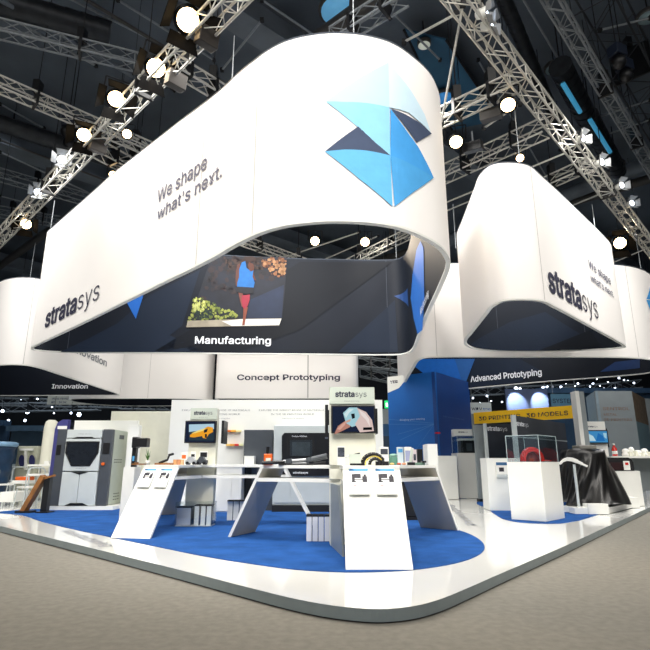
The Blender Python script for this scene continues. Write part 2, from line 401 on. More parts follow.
# lettering and graphics on banner A
M_l1=mat('logo_palest_blue','b8ddf2',.8,var=.02); M_l2=mat('logo_pale_blue','8fcdf0',.8,var=.05); M_l3=mat('logo_blue','469fdc',.8,var=.05)
M_l4=mat('logo_mid_blue','3d9be0',.8,var=.05); M_l5=mat('logo_slate','3c4a66',.8,var=.08); M_l6=mat('logo_light_cyan','62b4e8',.8,var=.05)
def gpx(wall,px,material,parent,name='graphic',off=.012,far=False,cuts=4):
    P=[]
    for p in px:
        h=wall.hit(*p,far=far)
        if h: P.append(h)
    return decal(wall,[P],material,parent,name,off=off,cuts=cuts) if len(P)>2 else None
logo=[((388,63),(326,102),(358,104),(389,109),(389,109)),]
gpx(WA,[(388,63),(357,80),(326,102),(345,102.5),(370,104),(389,108)],M_l1,bA,'logo_face')
gpx(WA,[(388,63),(389,108),(408,113),(430,133),(424,115),(411,92),(399,76)],mat('logo_white_blue','cce6f4',.8,var=.02),bA,'logo_face')
gpx(WA,[(326,102),(345,102.5),(370,104),(389,108),(390,156),(376,144),(357,127)],M_l2,bA,'logo_face')
gpx(WA,[(390,109),(398,120),(408,134),(418,148),(426,163),(433,178),(413,166),(390,156)],M_l4,bA,'logo_face')
gpx(WA,[(390,109),(405,115),(420,124),(431,134),(416,142.5),(405,127)],M_l5,bA,'logo_face')
gpx(WA,[(358,127),(341,139),(325,152),(345,150),(366,151),(390,156),(375,143)],M_l5,bA,'logo_face')
gpx(WA,[(325,152),(345,150),(366,151),(390,156),(392,207),(360,180)],M_l6,bA,'logo_face')
gpx(WA,[(390,156),(413,166),(433,178),(412,193),(394,207)],M_l3,bA,'logo_face')
letter_px(WA,[('We shape',.009)],(158,200),(207,172),(157,184),M_ink2,bA)
letter_px(WA,[("what's next.",.009)],(158,216.5),(222,181.5),(157.5,201.5),M_ink2,bA)
letter_px(WA,STRAT,(45,327),(99,300),(46,312),M_ink,bA)
for px in ((258,80),(200,200)):
    h=WA.hit(*px); seam(WA,h[0],ZB,ZT,bA)
# inside of A
def g_in(px,m,name='graphic',off=.012): return gpx(VA,px,m,bA,name,off=off,far=True,cuts=3)
M_n2=mat('navy_print_dark','0d121b',.6,var=.15,scale=.5,spec=.25); M_n3=mat('navy_print_light','182334',.6,var=.15,scale=.5,spec=.25)
M_bb=mat('bright_blue_print','0d5fb8',.6,var=.06); M_bb2=mat('mid_blue_print','123a72',.6,var=.1)
g_in([(155,351),(240,300),(300,262),(392,262),(300,330),(240,351)],M_n2)
g_in([(60,352),(90,338),(128,318),(165,333),(205,352)],M_n3)
g_in([(200,270),(182,326),(150,351),(110,330),(150,295)],M_n3,off=.009)
g_in([(125,299),(146,288),(136,319)],M_bb,off=.02)
g_in([(338,352),(395,300),(398,352)],M_n3)
letter_px(VA,[('Manufacturing',.016)],(195,344),(271,344),(195,334),M_wink,bA,far=True,off=.03)
for px in ((68,345),(387,300)):
    h=VA.hit(*px,far=True); seam(VA,h[0],ZB,ZT,bA,M_seamd)
# photograph of the runner printed on the lining
def pic(px,c,o,name='printed_photo',**k):
    return gpx(VA,px,mat('print_'+c,c,.7,**{**dict(var=.18,scale=2.5),**k}),bA,name,off=o,far=True,cuts=2)
pic([(197,300),(207,270),(213,257),(287,257),(285,290),(282,318),(279,327),(186,328)],'121724',.016,var=.4)
pic([(250,300),(284,285),(282,318),(246,319)],'18243c',.019,var=.2)
prr=random.Random(5)
def blobs(region,cols,n,r0,r1,off,sx=1.0,sy=1.0,name='printed_foliage'):
    """speckled foliage of the printed photograph, one sheet per tone"""
    xs=[q[0] for q in region]; ys=[q[1] for q in region]
    def inside(x,y):
        c=False; k=len(region)
        for i in range(k):
            (xa,ya),(xb,yb)=region[i],region[(i+1)%k]
            if (ya>y)!=(yb>y) and x<(xb-xa)*(y-ya)/(yb-ya)+xa: c=not c
        return c
    for ci,c in enumerate(cols):
        P=[]
        tries=0
        while len(P)<n and tries<n*20:
            tries+=1
            x,y=prr.uniform(min(xs),max(xs)),prr.uniform(min(ys),max(ys))
            if not inside(x,y): continue
            r=prr.uniform(r0,r1); k=prr.randint(5,7); a0=prr.uniform(0,6)
            P.append([VA.hit(x+sx*r*prr.uniform(.6,1.1)*math.cos(a0+6.283*q/k),y+sy*r*prr.uniform(.6,1.1)*math.sin(a0+6.283*q/k),far=True) for q in range(k)])
        decal(VA,P,mat('print_'+c,c,.7,var=.2,scale=3),bA,name,off=off+.001*ci)
blobs([(212,262),(222,258),(286,258),(284,276),(262,282),(240,292),(215,292),(203,300)],['1c1820','271c20','14121a'],34,2,4,.020)
blobs([(222,258),(262,258),(262,270),(228,272)],['33221e','241614'],26,1.2,2.6,.024)
blobs([(262,259),(286,258.5),(285.5,273),(279,277),(270,275),(263,267)],['553222','7e5236','9c7350'],26,1.0,2.4,.027)
blobs([(194,300),(199,298),(212,303),(222,308),(232,312),(241,317.5),(215,321),(189,322)],['3c4722','647030','8d9446'],48,.9,2.2,.024)
blobs([(194,299),(200,298),(206,303),(203,313),(193,312)],['a3a854','c0c476'],22,.7,1.6,.028,sy=1.5)
blobs([(197,312),(212,311),(216,317),(196,319)],['22352b','1a2c28'],16,.9,2,.030)
pic([(188,321),(210,320.5),(243,319.2),(281.5,318.8),(279,325.8),(186.5,327.5)],'98907f',.032,var=.2,scale=4)
pic([(222,321.5),(243,319.4),(281.5,319),(279.2,325.4),(232,326.3)],'dedbd2',.034,var=.03)
R_='printed_runner'
pic([(245.5,257.2),(249,256.8),(254,257),(256.5,258.5),(255.5,261),(250,262.5),(246,262)],'2e1814',.036,name=R_)
pic([(240.5,263.5),(237.5,265),(236.2,271),(235.6,279),(236,286),(238.5,287),(239.2,278),(240,270)],'4f2d26',.036,name=R_)
pic([(249,262.5),(253,264),(254.5,268),(253.5,273),(256.2,281),(252,279),(249.5,272),(248,266)],'4a251a',.037,name=R_)
pic([(241.8,263),(245.5,261.5),(246.5,268),(251,272),(253.6,270.8),(252.6,277),(254.8,283),(253.8,287.8),(246.5,289.9),(237.2,288),(237.4,283),(239.2,277.7),(239.4,270)],'135d9e',.039,name=R_,var=.15,scale=6)
pic([(237,287),(254,288),(253.6,293.6),(246.5,294.6),(237,292.5)],'12131c',.040,name=R_)
pic([(238.6,293),(243,294),(243.4,303),(244,307),(241.8,307),(240.2,301)],'6d3a32',.041,name=R_)
pic([(242,295.8),(250,295),(249.8,300),(248,306),(245.3,309.5),(243,308),(241.6,302)],'8f2438',.042,name=R_)
pic([(243.6,308),(248,307.5),(246,318),(244.8,325.6),(242.2,325.6),(243.4,317)],'7c4030',.041,name=R_)
# inside right face of A
M_ib=mat('right_lining_blue','0f5fb4',.6,var=.1); M_ig=mat('right_lining_grey','262c38',.6,var=.15,scale=.5)
VAr=VA
def g_r(px,m,off=.012):
    return gpx(VA,px,m,bA,'graphic',off=off,far=True,cuts=3)
g_r([(413,275),(417,250),(421,241),(424,248),(425,300),(423,330),(418,334),(414,318),(411,298)],M_ib)
g_r([(394,296),(408,288),(409,307)],M_bb2)
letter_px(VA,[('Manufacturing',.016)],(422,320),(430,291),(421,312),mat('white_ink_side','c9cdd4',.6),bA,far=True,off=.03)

# banner B
letter_px(WB,STRAT,(549,293),(598,317),(548,271),M_ink,bB)
letter_px(WB,[('We shape',.009)],(589,272),(610,281),(588.5,261),M_ink2,bB)
letter_px(WB,[("what's next.",.009)],(591,284.5),(613,294.5),(590.5,275),M_ink2,bB)
for px in ((537,230),): h=WB.hit(*px); seam(WB,h[0],ZB,ZT,bB)
gpx(VB,[(470,345),(510,322),(545,312),(590,340),(560,350.5),(500,350.5)],M_n3,bB,far=True)
gpx(VB,[(540,350),(590,330),(600,345),(580,350)],M_n2,bB,far=True,off=.02)
for px in ((497,320),(586,340)):
    h=VB.hit(*px,far=True); seam(VB,h[0],ZB,ZT,bB,M_seamd)
# banner C
letter_px(VC,[('Advanced Prototyping',.02)],(471,383),(542,374),(471,375),M_wink,bC,far=True,off=.03)
gpx(VC,[(412,364),(418,359),(455,359),(464,388),(445,390),(414,366)],M_bb,bC,far=True)
gpx(VC,[(455,359),(475,359),(464,388)],mat('blue_print_b','1f5a9e',.6),bC,far=True,off=.016)
gpx(VC,[(475,359),(520,359),(540,370),(520,382),(467,388)],M_n3,bC,far=True,off=.01)
gpx(VC,[(615,362),(640,359),(640,368),(600,372)],M_bb2,bC,far=True)
for px in ((434,300),(630,300)): h=WC.hit(*px); seam(WC,h[0],ZB,ZT,bC)
gpx(WC,[(646,299),(650,287),(653,284),(653,300)],M_l4,bC)
gpx(WC,[(646,300),(653,301),(653,316),(650,311)],M_l3,bC)
# banner D
letter_px(VD,[('Innovation',.018)],(52,388.5),(88,388.5),(52,382.5),M_wink,bD,far=True,off=.03)
letter_px(WD,[('Innovation',.02)],(66,357),(107,359.5),(66,346),M_inkg,bD)
for px in ((28,330),): h=WD.hit(*px); seam(WD,h[0],ZB,ZT,bD)
# banner F
letter_px(WF,[('Concept Prototyping',.018)],(237,380),(340,380),(237,372.5),M_ink,bF)
for px in ((308,370),): h=WF.hit(*px); seam(WF,h[0],ZB,ZT,bF,w=.03)
for px in ((150,370),): h=WE.hit(*px); seam(WE,h[0],ZB,ZT,bE)
# ================================================================== COUNTERS
TOPZ=1.12; SHZ=.94
def leg_r(z,rf,rt): return rf+(rt-rf)*(z-DZ)/(TOPZ-DZ)
M_under=mat('white_laminate_shaded','bfb8ab',.5,var=.02)  # leg undersides: their shade is put into the laminate colour
def star(c,angs,rad,w,inset=0):
    """three-armed plan: arm ends at rad, width w"""
    P=[]; n=len(angs); c=Vector(c)
    for i,a in enumerate(angs):
        d=Vector((math.cos(a),math.sin(a))); q=Vector((-d.y,d.x))
        r=rad[i] if isinstance(rad,(list,tuple)) else rad
        P+=[c+d*r-q*w/2, c+d*r+q*w/2]
        b=angs[(i+1)%n]; e=Vector((math.cos(b),math.sin(b))); qe=Vector((-e.y,e.x))
        # left edge of arm a meets right edge of arm b
        p0=c+q*w/2; p1=c-qe*w/2; det=d.x*(-e.y)+d.y*e.x
        t=((p1-p0).x*(-e.y)+(p1-p0).y*e.x)/det
        P.append(p0+d*t)
    return [(p.x,p.y) for p in P]
def counter(label,c,angs,rf,rt,w,faces):
    t=thing('display_counter',label,'counter',(c[0],c[1],DZ))
    rt=rt if isinstance(rt,(list,tuple)) else [rt]*len(angs)
    mb=MB(); mb.prism(star(c,angs,rt,w),TOPZ-.045,TOPZ); mb.build('counter_top',M_white,t,bevel=.004)
    sr=[leg_r(SHZ,f,r_) for f,r_ in zip(rf,rt)]
    mb=MB(); mb.prism(star(c,angs,[x-.03 for x in sr],w-.01),SHZ-.05,SHZ); mb.build('lower_shelf',M_white,t)
    legs=[]
    for a,f,rti in zip(angs,rf,rt):
        d=Vector((math.cos(a),math.sin(a),0)); q=Vector((-d.y,d.x,0)); C3=Vector((c[0],c[1],0)); th=.05
        def P(r,s,z): return C3+d*r+q*s*w/2+Vector((0,0,z))
        zb=DZ+.009; zt=TOPZ-.045
        rt2=rti-.001
        v=[P(f-th,-1,zb),P(f,-1,zb),P(f,1,zb),P(f-th,1,zb),P(rt2-th,-1,zt),P(rt2,-1,zt),P(rt2,1,zt),P(rt2-th,1,zt)]
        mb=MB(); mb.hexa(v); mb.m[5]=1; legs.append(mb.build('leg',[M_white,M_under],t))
    return t
ctr1=(.55,7.75); ang1=[R(-90),R(48.5),R(156)]
ct1=counter('nearest white counter, its front leg facing the aisle with two brochure holders',ctr1,ang1,[1.95,2.02,2.0],[1.22,1.43,1.5],.68,None)
ctr2=(-2.44,10.07); ang2=[R(-100),R(1),R(120)]
ct2=counter('white counter beside the big grey printer, brochure holders on its slanted leg',ctr2,ang2,[2.0,2.25,1.9],[1.22,1.72,1.2],.60,None)

def brochure_holder(c,a,f,rt,u,z,w,label,group):
    """clear holder fixed to the outside of a slanted leg; u along the width, z up the slope"""
    d=Vector((math.cos(a),math.sin(a),0)); q=Vector((-d.y,d.x,0)); up=(Vector((0,0,TOPZ-DZ))+d*(rt-f)).normalized(); n=q.cross(up).normalized()
    if n.dot(d)<0: n=-n
    base=Vector((c[0],c[1],DZ))+d*f+up*((z-DZ)/up.z)+q*u
    t=thing('brochure_holder',label,'brochure holder',base,group=group)
    def sl(u0,u1,v0,v1,n0,n1,name,m):
        vs=[base+q*x+up*y+n*k for k in (n0,n1) for y in (v0,v1) for x in (u0,u1)]
        mb=MB(); mb.add(vs,[(0,2,3,1),(4,5,7,6),(0,1,5,4),(2,6,7,3),(0,4,6,2),(1,3,7,5)]); return mb.build(name,m,t)
    sl(-w/2-.01,w/2+.01,-.04,.31,.002,.006,'back_plate',M_acry)
    b=sl(-w/2,w/2,-.02,.31,.007,.012,'leaflet',mat('leaflet_paper','f4f4f0',.5,var=.01))
    def pr(u0,u1,v0,v1,m,name): 
        vs=[base+q*x+up*y+n*.014 for (x,y) in ((u0,v0),(u1,v0),(u1,v1),(u0,v1))]
        s=MB(); s.add(vs,[(0,1,2,3)]); o=s.build(name,m,b,); return o
    pr(-w/2,w/2,.27,.305,M_skyb,'header_print'); pr(-w/2,-w/2+.05,.272,.303,mat('header_dark','35618a',.5),'header_print')
    for (u0,u1,v0,v1) in ((-.075,-.045,.13,.23),(-.05,.02,.175,.235),(-.045,.035,.15,.16),(.035,.085,.12,.2),(.05,.075,.2,.225),(-.08,-.03,.12,.135)):
        pr(u0*w/.2,u1*w/.2,v0,v1,mat('drawing_ink','2c2a33',.6,var=.4,scale=60),'machine_drawing')
    pr(-.07,-.03,.075,.083,M_red,'red_caption')
    sl(-w/2-.01,w/2+.01,-.045,.055,.018,.022,'front_lip',mat('frosted_lip','d2d4ce',.4,var=.03))
    return t
for u,lab in ((-.155,'clear holder with leaflets on the nearest counter leg, closer to the grey side support'),(.155,'clear holder with leaflets on the nearest counter leg, closer to the blue wall side')):
    brochure_holder(ctr1,R(-90),1.95,1.22,u,.83,.22,lab,'leaflet holders on the front leg')
for u,lab in ((-.14,'leaflet holder on the leg beside the printer, the one nearer the printer'),(.14,'leaflet holder on the leg beside the printer, the one farther from the printer')):
    brochure_holder(ctr2,R(-100),2.0,1.22,u,.81,.19,lab,'leaflet holders on the printer-side leg')

# ------------------------------------------------------------------ monitor totems in the middle of the counters
def screen_picture(w,polys,parent,off):
    for px,c,e in polys:
        P=[w.hit(*p) for p in px]
        decal(w,[P],mat('lit_'+c,'050507',.25,emit=e*.85,ecol=c,var=.12,scale=9),parent,'screen_picture',off=off); off+=.0015
def totem(ct,label,x0,x1,y0,y1,zt,signz,tv,polys,sidex,name_text):
    t=thing('monitor_totem',label,'display totem',((x0+x1)/2,(y0+y1)/2,TOPZ))
    mb=MB(); mb.box(x0,x1,y0,y1,DZ+.009,SHZ-.051); mb.build('core_column',M_cream,ct,bevel=.006)
    mb=MB(); mb.box(x0,x1,y0,y1,SHZ,TOPZ-.046); mb.build('core_column',M_cream,ct)
    mb=MB(); mb.box(x0,x1,y0,y1,TOPZ,zt); mb.build('column',M_cream,t,bevel=.006)
    W=plane_wall((x0,y0),(x1,y0))
    mb=MB(); mb.box(x0+.005,x1-.005,y0-.02,y0-.001,signz,zt-.002); sg=mb.build('header_panel',M_greenw,t)
    ws=plane_wall((x0,y0-.02),(x1,y0-.02))
    wd=x1-x0; h=zt-signz
    letter(ws,STRAT,wd*.13,signz+h*.42,wd*.82,h*.46,M_ink,sg,off=.004)
    letter(ws,[(name_text,.0)],wd*.33,signz+h*.14,wd*.66,h*.07,M_inkg,sg,name='caption',off=.004)
    (tx0,tx1,tz0,tz1)=tv
    mb=MB(); mb.box(tx0,tx1,y0-.10,y0-.03,tz0,tz1); tvo=mb.build('monitor',M_black,t,bevel=.006)
    mb=MB(); mb.box((tx0+tx1)/2-.1,(tx0+tx1)/2+.1,y0-.03,y0,(tz0+tz1)/2-.08,(tz0+tz1)/2+.08); mb.build('bracket',M_blackm,tvo)
    mb=MB(); mb.box(tx0+.02,tx1-.02,y0-.103,y0-.1001,tz0+.02,tz1-.02); mb.build('screen',M_screenb,tvo)
    wt=plane_wall((tx0,y0-.104),(tx1,y0-.104)); screen_picture(wt,polys,tvo,.001)
    for (a,b,c,d,e,f) in sidex:
        mb=MB(); mb.box(a,b,c,d,e,f); mb.build('monitor',M_black,t)
    return t
zt1=2.19
tot1=totem(ct1,'totem on the nearest counter, monitor showing a hand and a white model',.06,.70,7.5,7.72,zt1,1.955,(.085,.695,1.545,1.925),[
    ([(334,434.5),(338,426),(345,421),(349,415),(352,420),(350,427),(342,431),(337,433.5)],'c98d7c',.9),
    ([(343,413),(349,407.5),(357,407.5),(362,413),(358,425),(352,427),(346,423)],'a9d6e0',1.0),
    ([(357,408),(366,412),(372,420),(374,431),(360,432.5),(355,424),(360,416)],'e2c9c2',1.0),
    ([(344,414),(349,409),(354,409),(349,413),(346,418)],'d9f0f2',1.0),
    ([(359,410),(365,413.5),(369,419),(370,427),(366,420),(361,415)],'f4e6e0',1.0),
    ([(337,429),(342,424),(346,421.5),(345,425),(340,430)],'e0ab9a',1.0),
    ([(346,421),(351,419),(350,421.5),(346,423)],'dba893',1.0),
    ([(351,414),(354.5,413.5),(355,418),(352,419)],'15202c',.3),
    ([(363,427.5),(372,427.2),(372,430),(363,430.2)],'0a0c10',.2)],
    [(-.0,.045,7.56,8.1,1.50,1.95),(.715,.745,7.6,7.9,1.55,1.9)],'Digital Dentistry')
tot2=totem(ct2,'totem on the far counter, monitor showing a yellow and orange car',-2.50,-2.00,9.95,10.15,2.14,1.93,(-2.56,-1.99,1.50,1.90),[
    ([(189,424.5),(214,423.8),(214,429),(205,430),(189,432)],'b8d9ea',1.0),
    ([(189,432),(205,430),(214,429),(214,440.5),(189,440.5)],'2d4552',.6),
    ([(190,435),(196,431.5),(203,429),(208,426.5),(213,427.5),(213,432),(209,434),(206,438.5),(203,438),(202,436),(194,437.5),(190,437)],'f0a21c',1.1),
    ([(191,433.5),(198,430.5),(206,428),(204,430.5),(196,433)],'f8e07a',1.1),
    ([(204,430),(208,428.5),(207,432),(204,433)],'26323c',.4),
    ([(205,434),(207,434),(207,437.5),(205,438)],'1a1410',.3)],
    [(-1.93,-1.885,10.05,10.45,1.5,1.92)],'Automotive')
# small bright backlit panel under the near monitor
# magazine stacks standing on the carpet
def binder(label,group,loc,w,d,h,rz=0,col=M_white,dark=True,n=1):
    t=thing('brochure_stack',label,'brochures',loc,rz,group)
    mb=MB(); mb.box(-w/2,w/2,-d/2,d/2,0,h*.94); 
    mb.build('paper_block',col,t,local=True)
    mb=MB(); mb.box(-w/2-.004,w/2+.004,-d/2-.004,d/2+.004,h*.94,h); mb.build('dark_top_edge',M_blackm,t,local=True)
    mb=MB(); mb.box(w/2,w/2+.006,-d/2,d/2,0,h*.94); mb.build('cover_edge',M_dgrey,t,local=True)
    return t
M_bind=mat('pale_blue_grey_paper','d3d6de',.5,var=.04)
src=binder('upright stack of pale brochures under the near counter, first from the strut','upright brochures under the near counter',(-.22,7.9,DZ+.01),.07,.22,.34,col=M_bind)
for i in range(1,4):
    o=copy_tree(src); o.location=(-.22+.083*i,7.9,DZ+.01); o['label']='upright stack of pale brochures under the near counter, %s from the strut'%['second','third','fourth'][i-1]
src=binder('white brochure bundle with dark band on the carpet, closest to the clear box','white bundles beside the far counter',(-1.79,10.6,DZ+.01),.10,.14,.36)
for i in range(1,3):
    o=copy_tree(src); o.location=(-1.79+.115*i,10.6,DZ+.01); o['label']='white brochure bundle with dark band on the carpet, %s from the clear box'%['second','third'][i-1]
b=thing('acrylic_box','clear acrylic literature box under the far counter totem','box',(-2.2,9.75,DZ+.01))
mb=MB(); 
for (x0,x1,y0,y1,z0,z1) in ((-2.56,-1.92,9.55,9.56,.11,.5),(-2.56,-1.92,9.88,9.89,.11,.5),(-2.56,-2.55,9.56,9.88,.11,.5),(-1.93,-1.92,9.56,9.88,.11,.5)): mb.box(x0,x1,y0,y1,z0,z1)
mb.build('clear_walls',M_acry,b)
mb=MB(); mb.box(-2.55,-1.93,9.56,9.88,.11,.12); mb.build('base_plate',M_white,b)
for i,(x,l) in enumerate(((-2.42,'grey-blue box of brochures inside the acrylic box, widest'),(-2.2,'white brochure pile inside the acrylic box, beside the wide one'),(-2.09,'white brochure pile inside the acrylic box, middle of the thin ones'),(-1.99,'white brochure pile inside the acrylic box, farthest from the wide one'))):
    w=.24 if i==0 else .075
    t=binder(l,'brochures in the acrylic box',(x,9.72,.122),w,.22,.33 if i else .3,col=M_bind if i==0 else M_white)
# reflecting side support panel of the near counter
t=thing('support_panel','grey upright support panel beside the near counter front leg','panel',(.1,7.2,DZ))
mb=MB(); mb.hexa([(.075,7.42,DZ+.01),(.20,6.55,DZ+.01),(.225,6.56,DZ+.01),(.10,7.43,DZ+.01),(.075,7.42,SHZ-.052),(.16,6.72,SHZ-.052),(.185,6.73,SHZ-.052),(.10,7.43,SHZ-.052)]); mb.build('board',M_mgrey,t)
mb=MB(); mb.box(.068,.078,7.405,7.44,DZ+.01,SHZ-.052); mb.build('edge_trim',M_lgrey,t)

# ------------------------------------------------------------------ small exhibits on the near counter (z = TOPZ)
Z=TOPZ
def X(px,Y): return (px-325)/547.7*Y
t=thing('robot_arm_model','long grey and white tool exhibit lying on the near counter','exhibit',(X(300,7.9),7.9,Z))
mb=MB(); mb.tube((X(262,7.95),7.95,Z+.03),(X(285,7.95),7.95,Z+.045),.028,10); mb.build('handle',M_black,t)
mb=MB(); mb.tube((X(283,7.95),7.95,Z+.05),(X(312,7.95),7.95,Z+.08),.024,10); mb.tube((X(288,7.95),7.95,Z+.02),(X(309,7.95),7.95,Z+.03),.014,8); mb.build('arm_tube',mat('silver_grey','b9bcbf',.35,.3),t)
mb=MB(); mb.obox((X(289,7.93),7.93,Z+.055),(.09,.07,.07),ry=-.2); mb.obox((X(309,7.93),7.93,Z+.08),(.08,.07,.06),ry=-.2); mb.tube((X(312,7.93),7.93,Z+.08),(X(327,7.93),7.93,Z+.13),.04,8); mb.build('joint_block',M_dgrey,t)
mb=MB(); mb.tube((X(314,7.9),7.9,Z+.02),(X(326,7.9),7.9,Z+.04),.02,8); mb.obox((X(296,7.9),7.9,Z+.012),(.5,.05,.024)); mb.build('stand_rail',M_blackm,t)
t=thing('orange_figure','small orange machine model with black stem on the counter','exhibit',(X(268,7.9),8.0,Z))
mb=MB(); mb.obox((X(268,8),8.0,Z+.10),(.12,.08,.12)); mb.obox((X(268,8),8.0,Z+.02),(.14,.1,.04)); mb.build('body',M_orange,t,bevel=.01)
mb=MB(); mb.tube((X(267.5,8),8.0,Z+.16),(X(267.5,8),8.0,Z+.26),.025,8); mb.build('stem',M_black,t)
mb=MB(); mb.box(X(266,8),X(271,8),7.95,7.959,Z+.06,Z+.1); mb.build('window',M_cream,t)
def sbox(px0,px1,ytop,Y,d,name,label,cat,m,parts=(),z=None,bev=.003,group=None):
    z=Z if z is None else z
    x0,x1=X(px0,Y),X(px1,Y); zt=at_y(325,ytop,Y).z
    t=thing(name,label,cat,((x0+x1)/2,Y+d/2,z),group=group)
    mb=MB(); mb.box(x0,x1,Y,Y+d,z,zt); mb.build('body',m,t,bevel=bev)
    w=plane_wall((x0,Y),(x1,Y)); W=x1-x0; H=zt-z
    for (nm,u0,u1,v0,v1,mm) in parts:
        decal(w,[[(u0*W,z+v0*H),(u1*W,z+v0*H),(u1*W,z+v1*H),(u0*W,z+v1*H)]],mm,t,nm,off=.003)
    return t
M_photo=mat('printed_photo_dark','3a3f4a',.5,var=.6,scale=40)
sbox(337,345,446.5,7.05,.02,'picture_card','white card with a dark photo, under the hand monitor','card',M_white,[('printed_photo',.1,.95,.45,.95,M_photo)])
sbox(350,361,454,6.75,.14,'small_case','pale grey low case on the near counter front arm','box',M_greenw,[('dark_slot',.0,1,.0,.18,M_blackm)])
t=thing('hand_tool','thin dark hand tool propped beside the dark photo card','tool',(X(352,7),7.2,Z))
mb=MB(); mb.tube((X(345,7.2),7.2,Z+.10),(X(354,7.2),7.2,Z+.13),.008,6); mb.build('rod',mat('silver_grey','b9bcbf'),t); mb=MB(); mb.tube((X(352,7.2),7.2,Z+.12),(X(360,7.2),7.2,Z+.155),.022,8,r1=.01); mb.tube((X(350,7.2),7.2,Z),(X(350,7.2),7.2,Z+.12),.006,6); mb.build('grip',M_black,t)
t=thing('yellow_star_part','small spiky yellow printed part on the near counter','exhibit',(X(365.5,7.1),7.1,Z))
mb=MB()
for i in range(7):
    a=i*2*PI/7; c=Vector((X(365.5,7.1),7.1,Z+.085)); mb.tube(c,c+Vector((.045*math.cos(a),.01*math.sin(3*a),.045*math.sin(a))),.014,6,r1=.004)
mb.ball((X(365.5,7.1),7.1,Z+.085),.025,n=8); mb.tube((X(365.5,7.1),7.1,Z),(X(365.5,7.1),7.1,Z+.07),.008,6)
mb.build('spikes',mat('lemon_plastic','f3df52',.5),t)
t=thing('power_drill_housing','black curved tool housing with yellow lines on the near counter','exhibit',(X(375,6.8),6.8,Z))
def arc(cx,cz,r,a0,a1,Y,n=9): return [(cx+r*math.cos(a0+(a1-a0)*i/n),Y,cz+r*.9*math.sin(a0+(a1-a0)*i/n)) for i in range(n+1)]
mb=MB(); mb.path(arc(X(373,6.8),Z+.02,.13,R(195),R(20),6.8),.026,8); mb.path(arc(X(375,6.8),Z+.02,.07,R(190),R(-10),6.75),.02,8); mb.obox((X(382,6.8),6.8,Z+.025),(.16,.08,.05)); mb.build('curved_shell',M_black,t)
mb=MB(); mb.path(arc(X(374,6.8),Z+.02,.10,R(150),R(30),6.74),.009,6); mb.build('yellow_trim',mat('dull_yellow','b7a23a',.5),t)
sbox(380,389,447,7.15,.05,'picture_card','white card with small print behind the curved tool','card',M_white,[('printed_photo',.1,.9,.6,.9,M_photo),('printed_photo',.2,.5,.2,.4,M_photo)])
t=thing('green_jar','teal green lidded jar on the near counter','jar',(X(394,7.9),7.9,Z)); c=(X(393.5,7.9),7.9,Z)
mb=MB(); mb.lathe([(.055,0),(.062,.01),(.062,.1),(.05,.12)],c,14); mb.build('jar_body',mat('teal_plastic','5c8f7c',.4,var=.15),t)
mb=MB(); mb.lathe([(.058,.12),(.058,.15),(.03,.16)],c,14); mb.build('lid',mat('teal_lid','88b4a6',.4),t)
sbox(398,403.5,447,8.1,.12,'sample_box','slim pale blue-white sample box next to the green jar','box',mat('pale_blue_card','c8d6dd',.5),[('printed_photo',.1,.9,.7,.9,M_skyb)])
sbox(405,412,447,8.15,.1,'sample_box','white sample box with lilac print, between slim box and upright spatula','box',M_white,[('printed_photo',.1,.9,.2,.8,mat('lilac_print','9fa4c6',.5))])
sbox(413,417,449.5,8.2,.08,'sample_box','small pinkish white sample box next to the black one','box',mat('pink_white_card','d8ccd0',.5),[('printed_photo',.2,.8,.3,.7,M_photo)])
sbox(418,423,449,8.3,.12,'sample_box','small black sample box at the end of the near counter','box',M_black)
t=thing('spatula_model','pale green upright spatula-shaped part','exhibit',(X(411,7.8),7.8,Z))
mb=MB(); mb.obox((X(411.5,7.8),7.8,Z+.13),(.04,.02,.22),ry=.18); mb.build('blade',M_greenw,t,bevel=.006); mb=MB(); mb.obox((X(411,7.8),7.8,Z+.02),(.1,.08,.04)); mb.build('foot',M_blackm,t)
t=thing('green_tray','flat green tray with dark part at the counter end','tray',(X(418,7.7),7.95,Z))
mb=MB(); mb.box(X(413,7.9),X(425,7.9),7.9,8.0,Z,Z+.035); mb.build('tray_body',mat('moss_green','6e8f7a',.5),t,bevel=.004); mb=MB(); mb.box(X(422,7.9),X(426,7.9),7.87,8.0,Z+.035,Z+.06); mb.build('dark_part',M_black,t)
for i,(px,c,l) in enumerate(((392,'d8b46a','small tan printed sample lying beside the green jar'),(399,'cc5f3c','small red-orange printed sample lying in front of the slim box'),(404,'e8a070','small peach printed sample lying in front of the lilac box'))):
    t=thing('small_sample',l,'sample',(X(px,7.6),7.6,Z)); mb=MB(); mb.ball((X(px,7.6),7.6,Z+.018),.024,n=8,sq=(1.4,1,.7)); mb.build('lump',mat('sample_'+c,c,.5),t)
# on the far counter
t=thing('camera_rig','black camera-like instrument on a post beside the far counter','instrument',(X(134,9.9),9.9,1.08))
Y=9.9
mb=MB(); mb.box(X(131,Y),X(135,Y),Y,Y+.1,1.08,at_y(0,443,Y).z); mb.build('post',M_black,t)
mb=MB(); mb.box(X(131,Y),X(146,Y),Y-.05,Y+.15,at_y(0,447,Y).z,at_y(0,438,Y).z); mb.box(X(131,Y),X(136,Y),Y-.06,Y+.15,at_y(0,448,Y).z,at_y(0,437,Y).z); mb.build('head',M_black,t,bevel=.015)
mb=MB(); mb.box(X(132,Y),X(134,Y),Y-.01,Y,at_y(0,461,Y).z,at_y(0,456,Y).z); mb.build('label_plate',M_skyb,t)
t=thing('side_plinth','white plinth under the black camera rig beside the slanted leg','plinth',(X(131,Y),Y,DZ))
mb=MB(); mb.box(X(126,Y),X(137,Y),Y-.1,Y+.25,DZ+.009,1.08); mb.build('body',M_white,t,bevel=.004)
t=thing('small_plant','little potted plant with thin leaves on the far counter','plant',(X(147,9.3),9.3,Z)); c=Vector((X(147.5,9.3),9.3,Z))
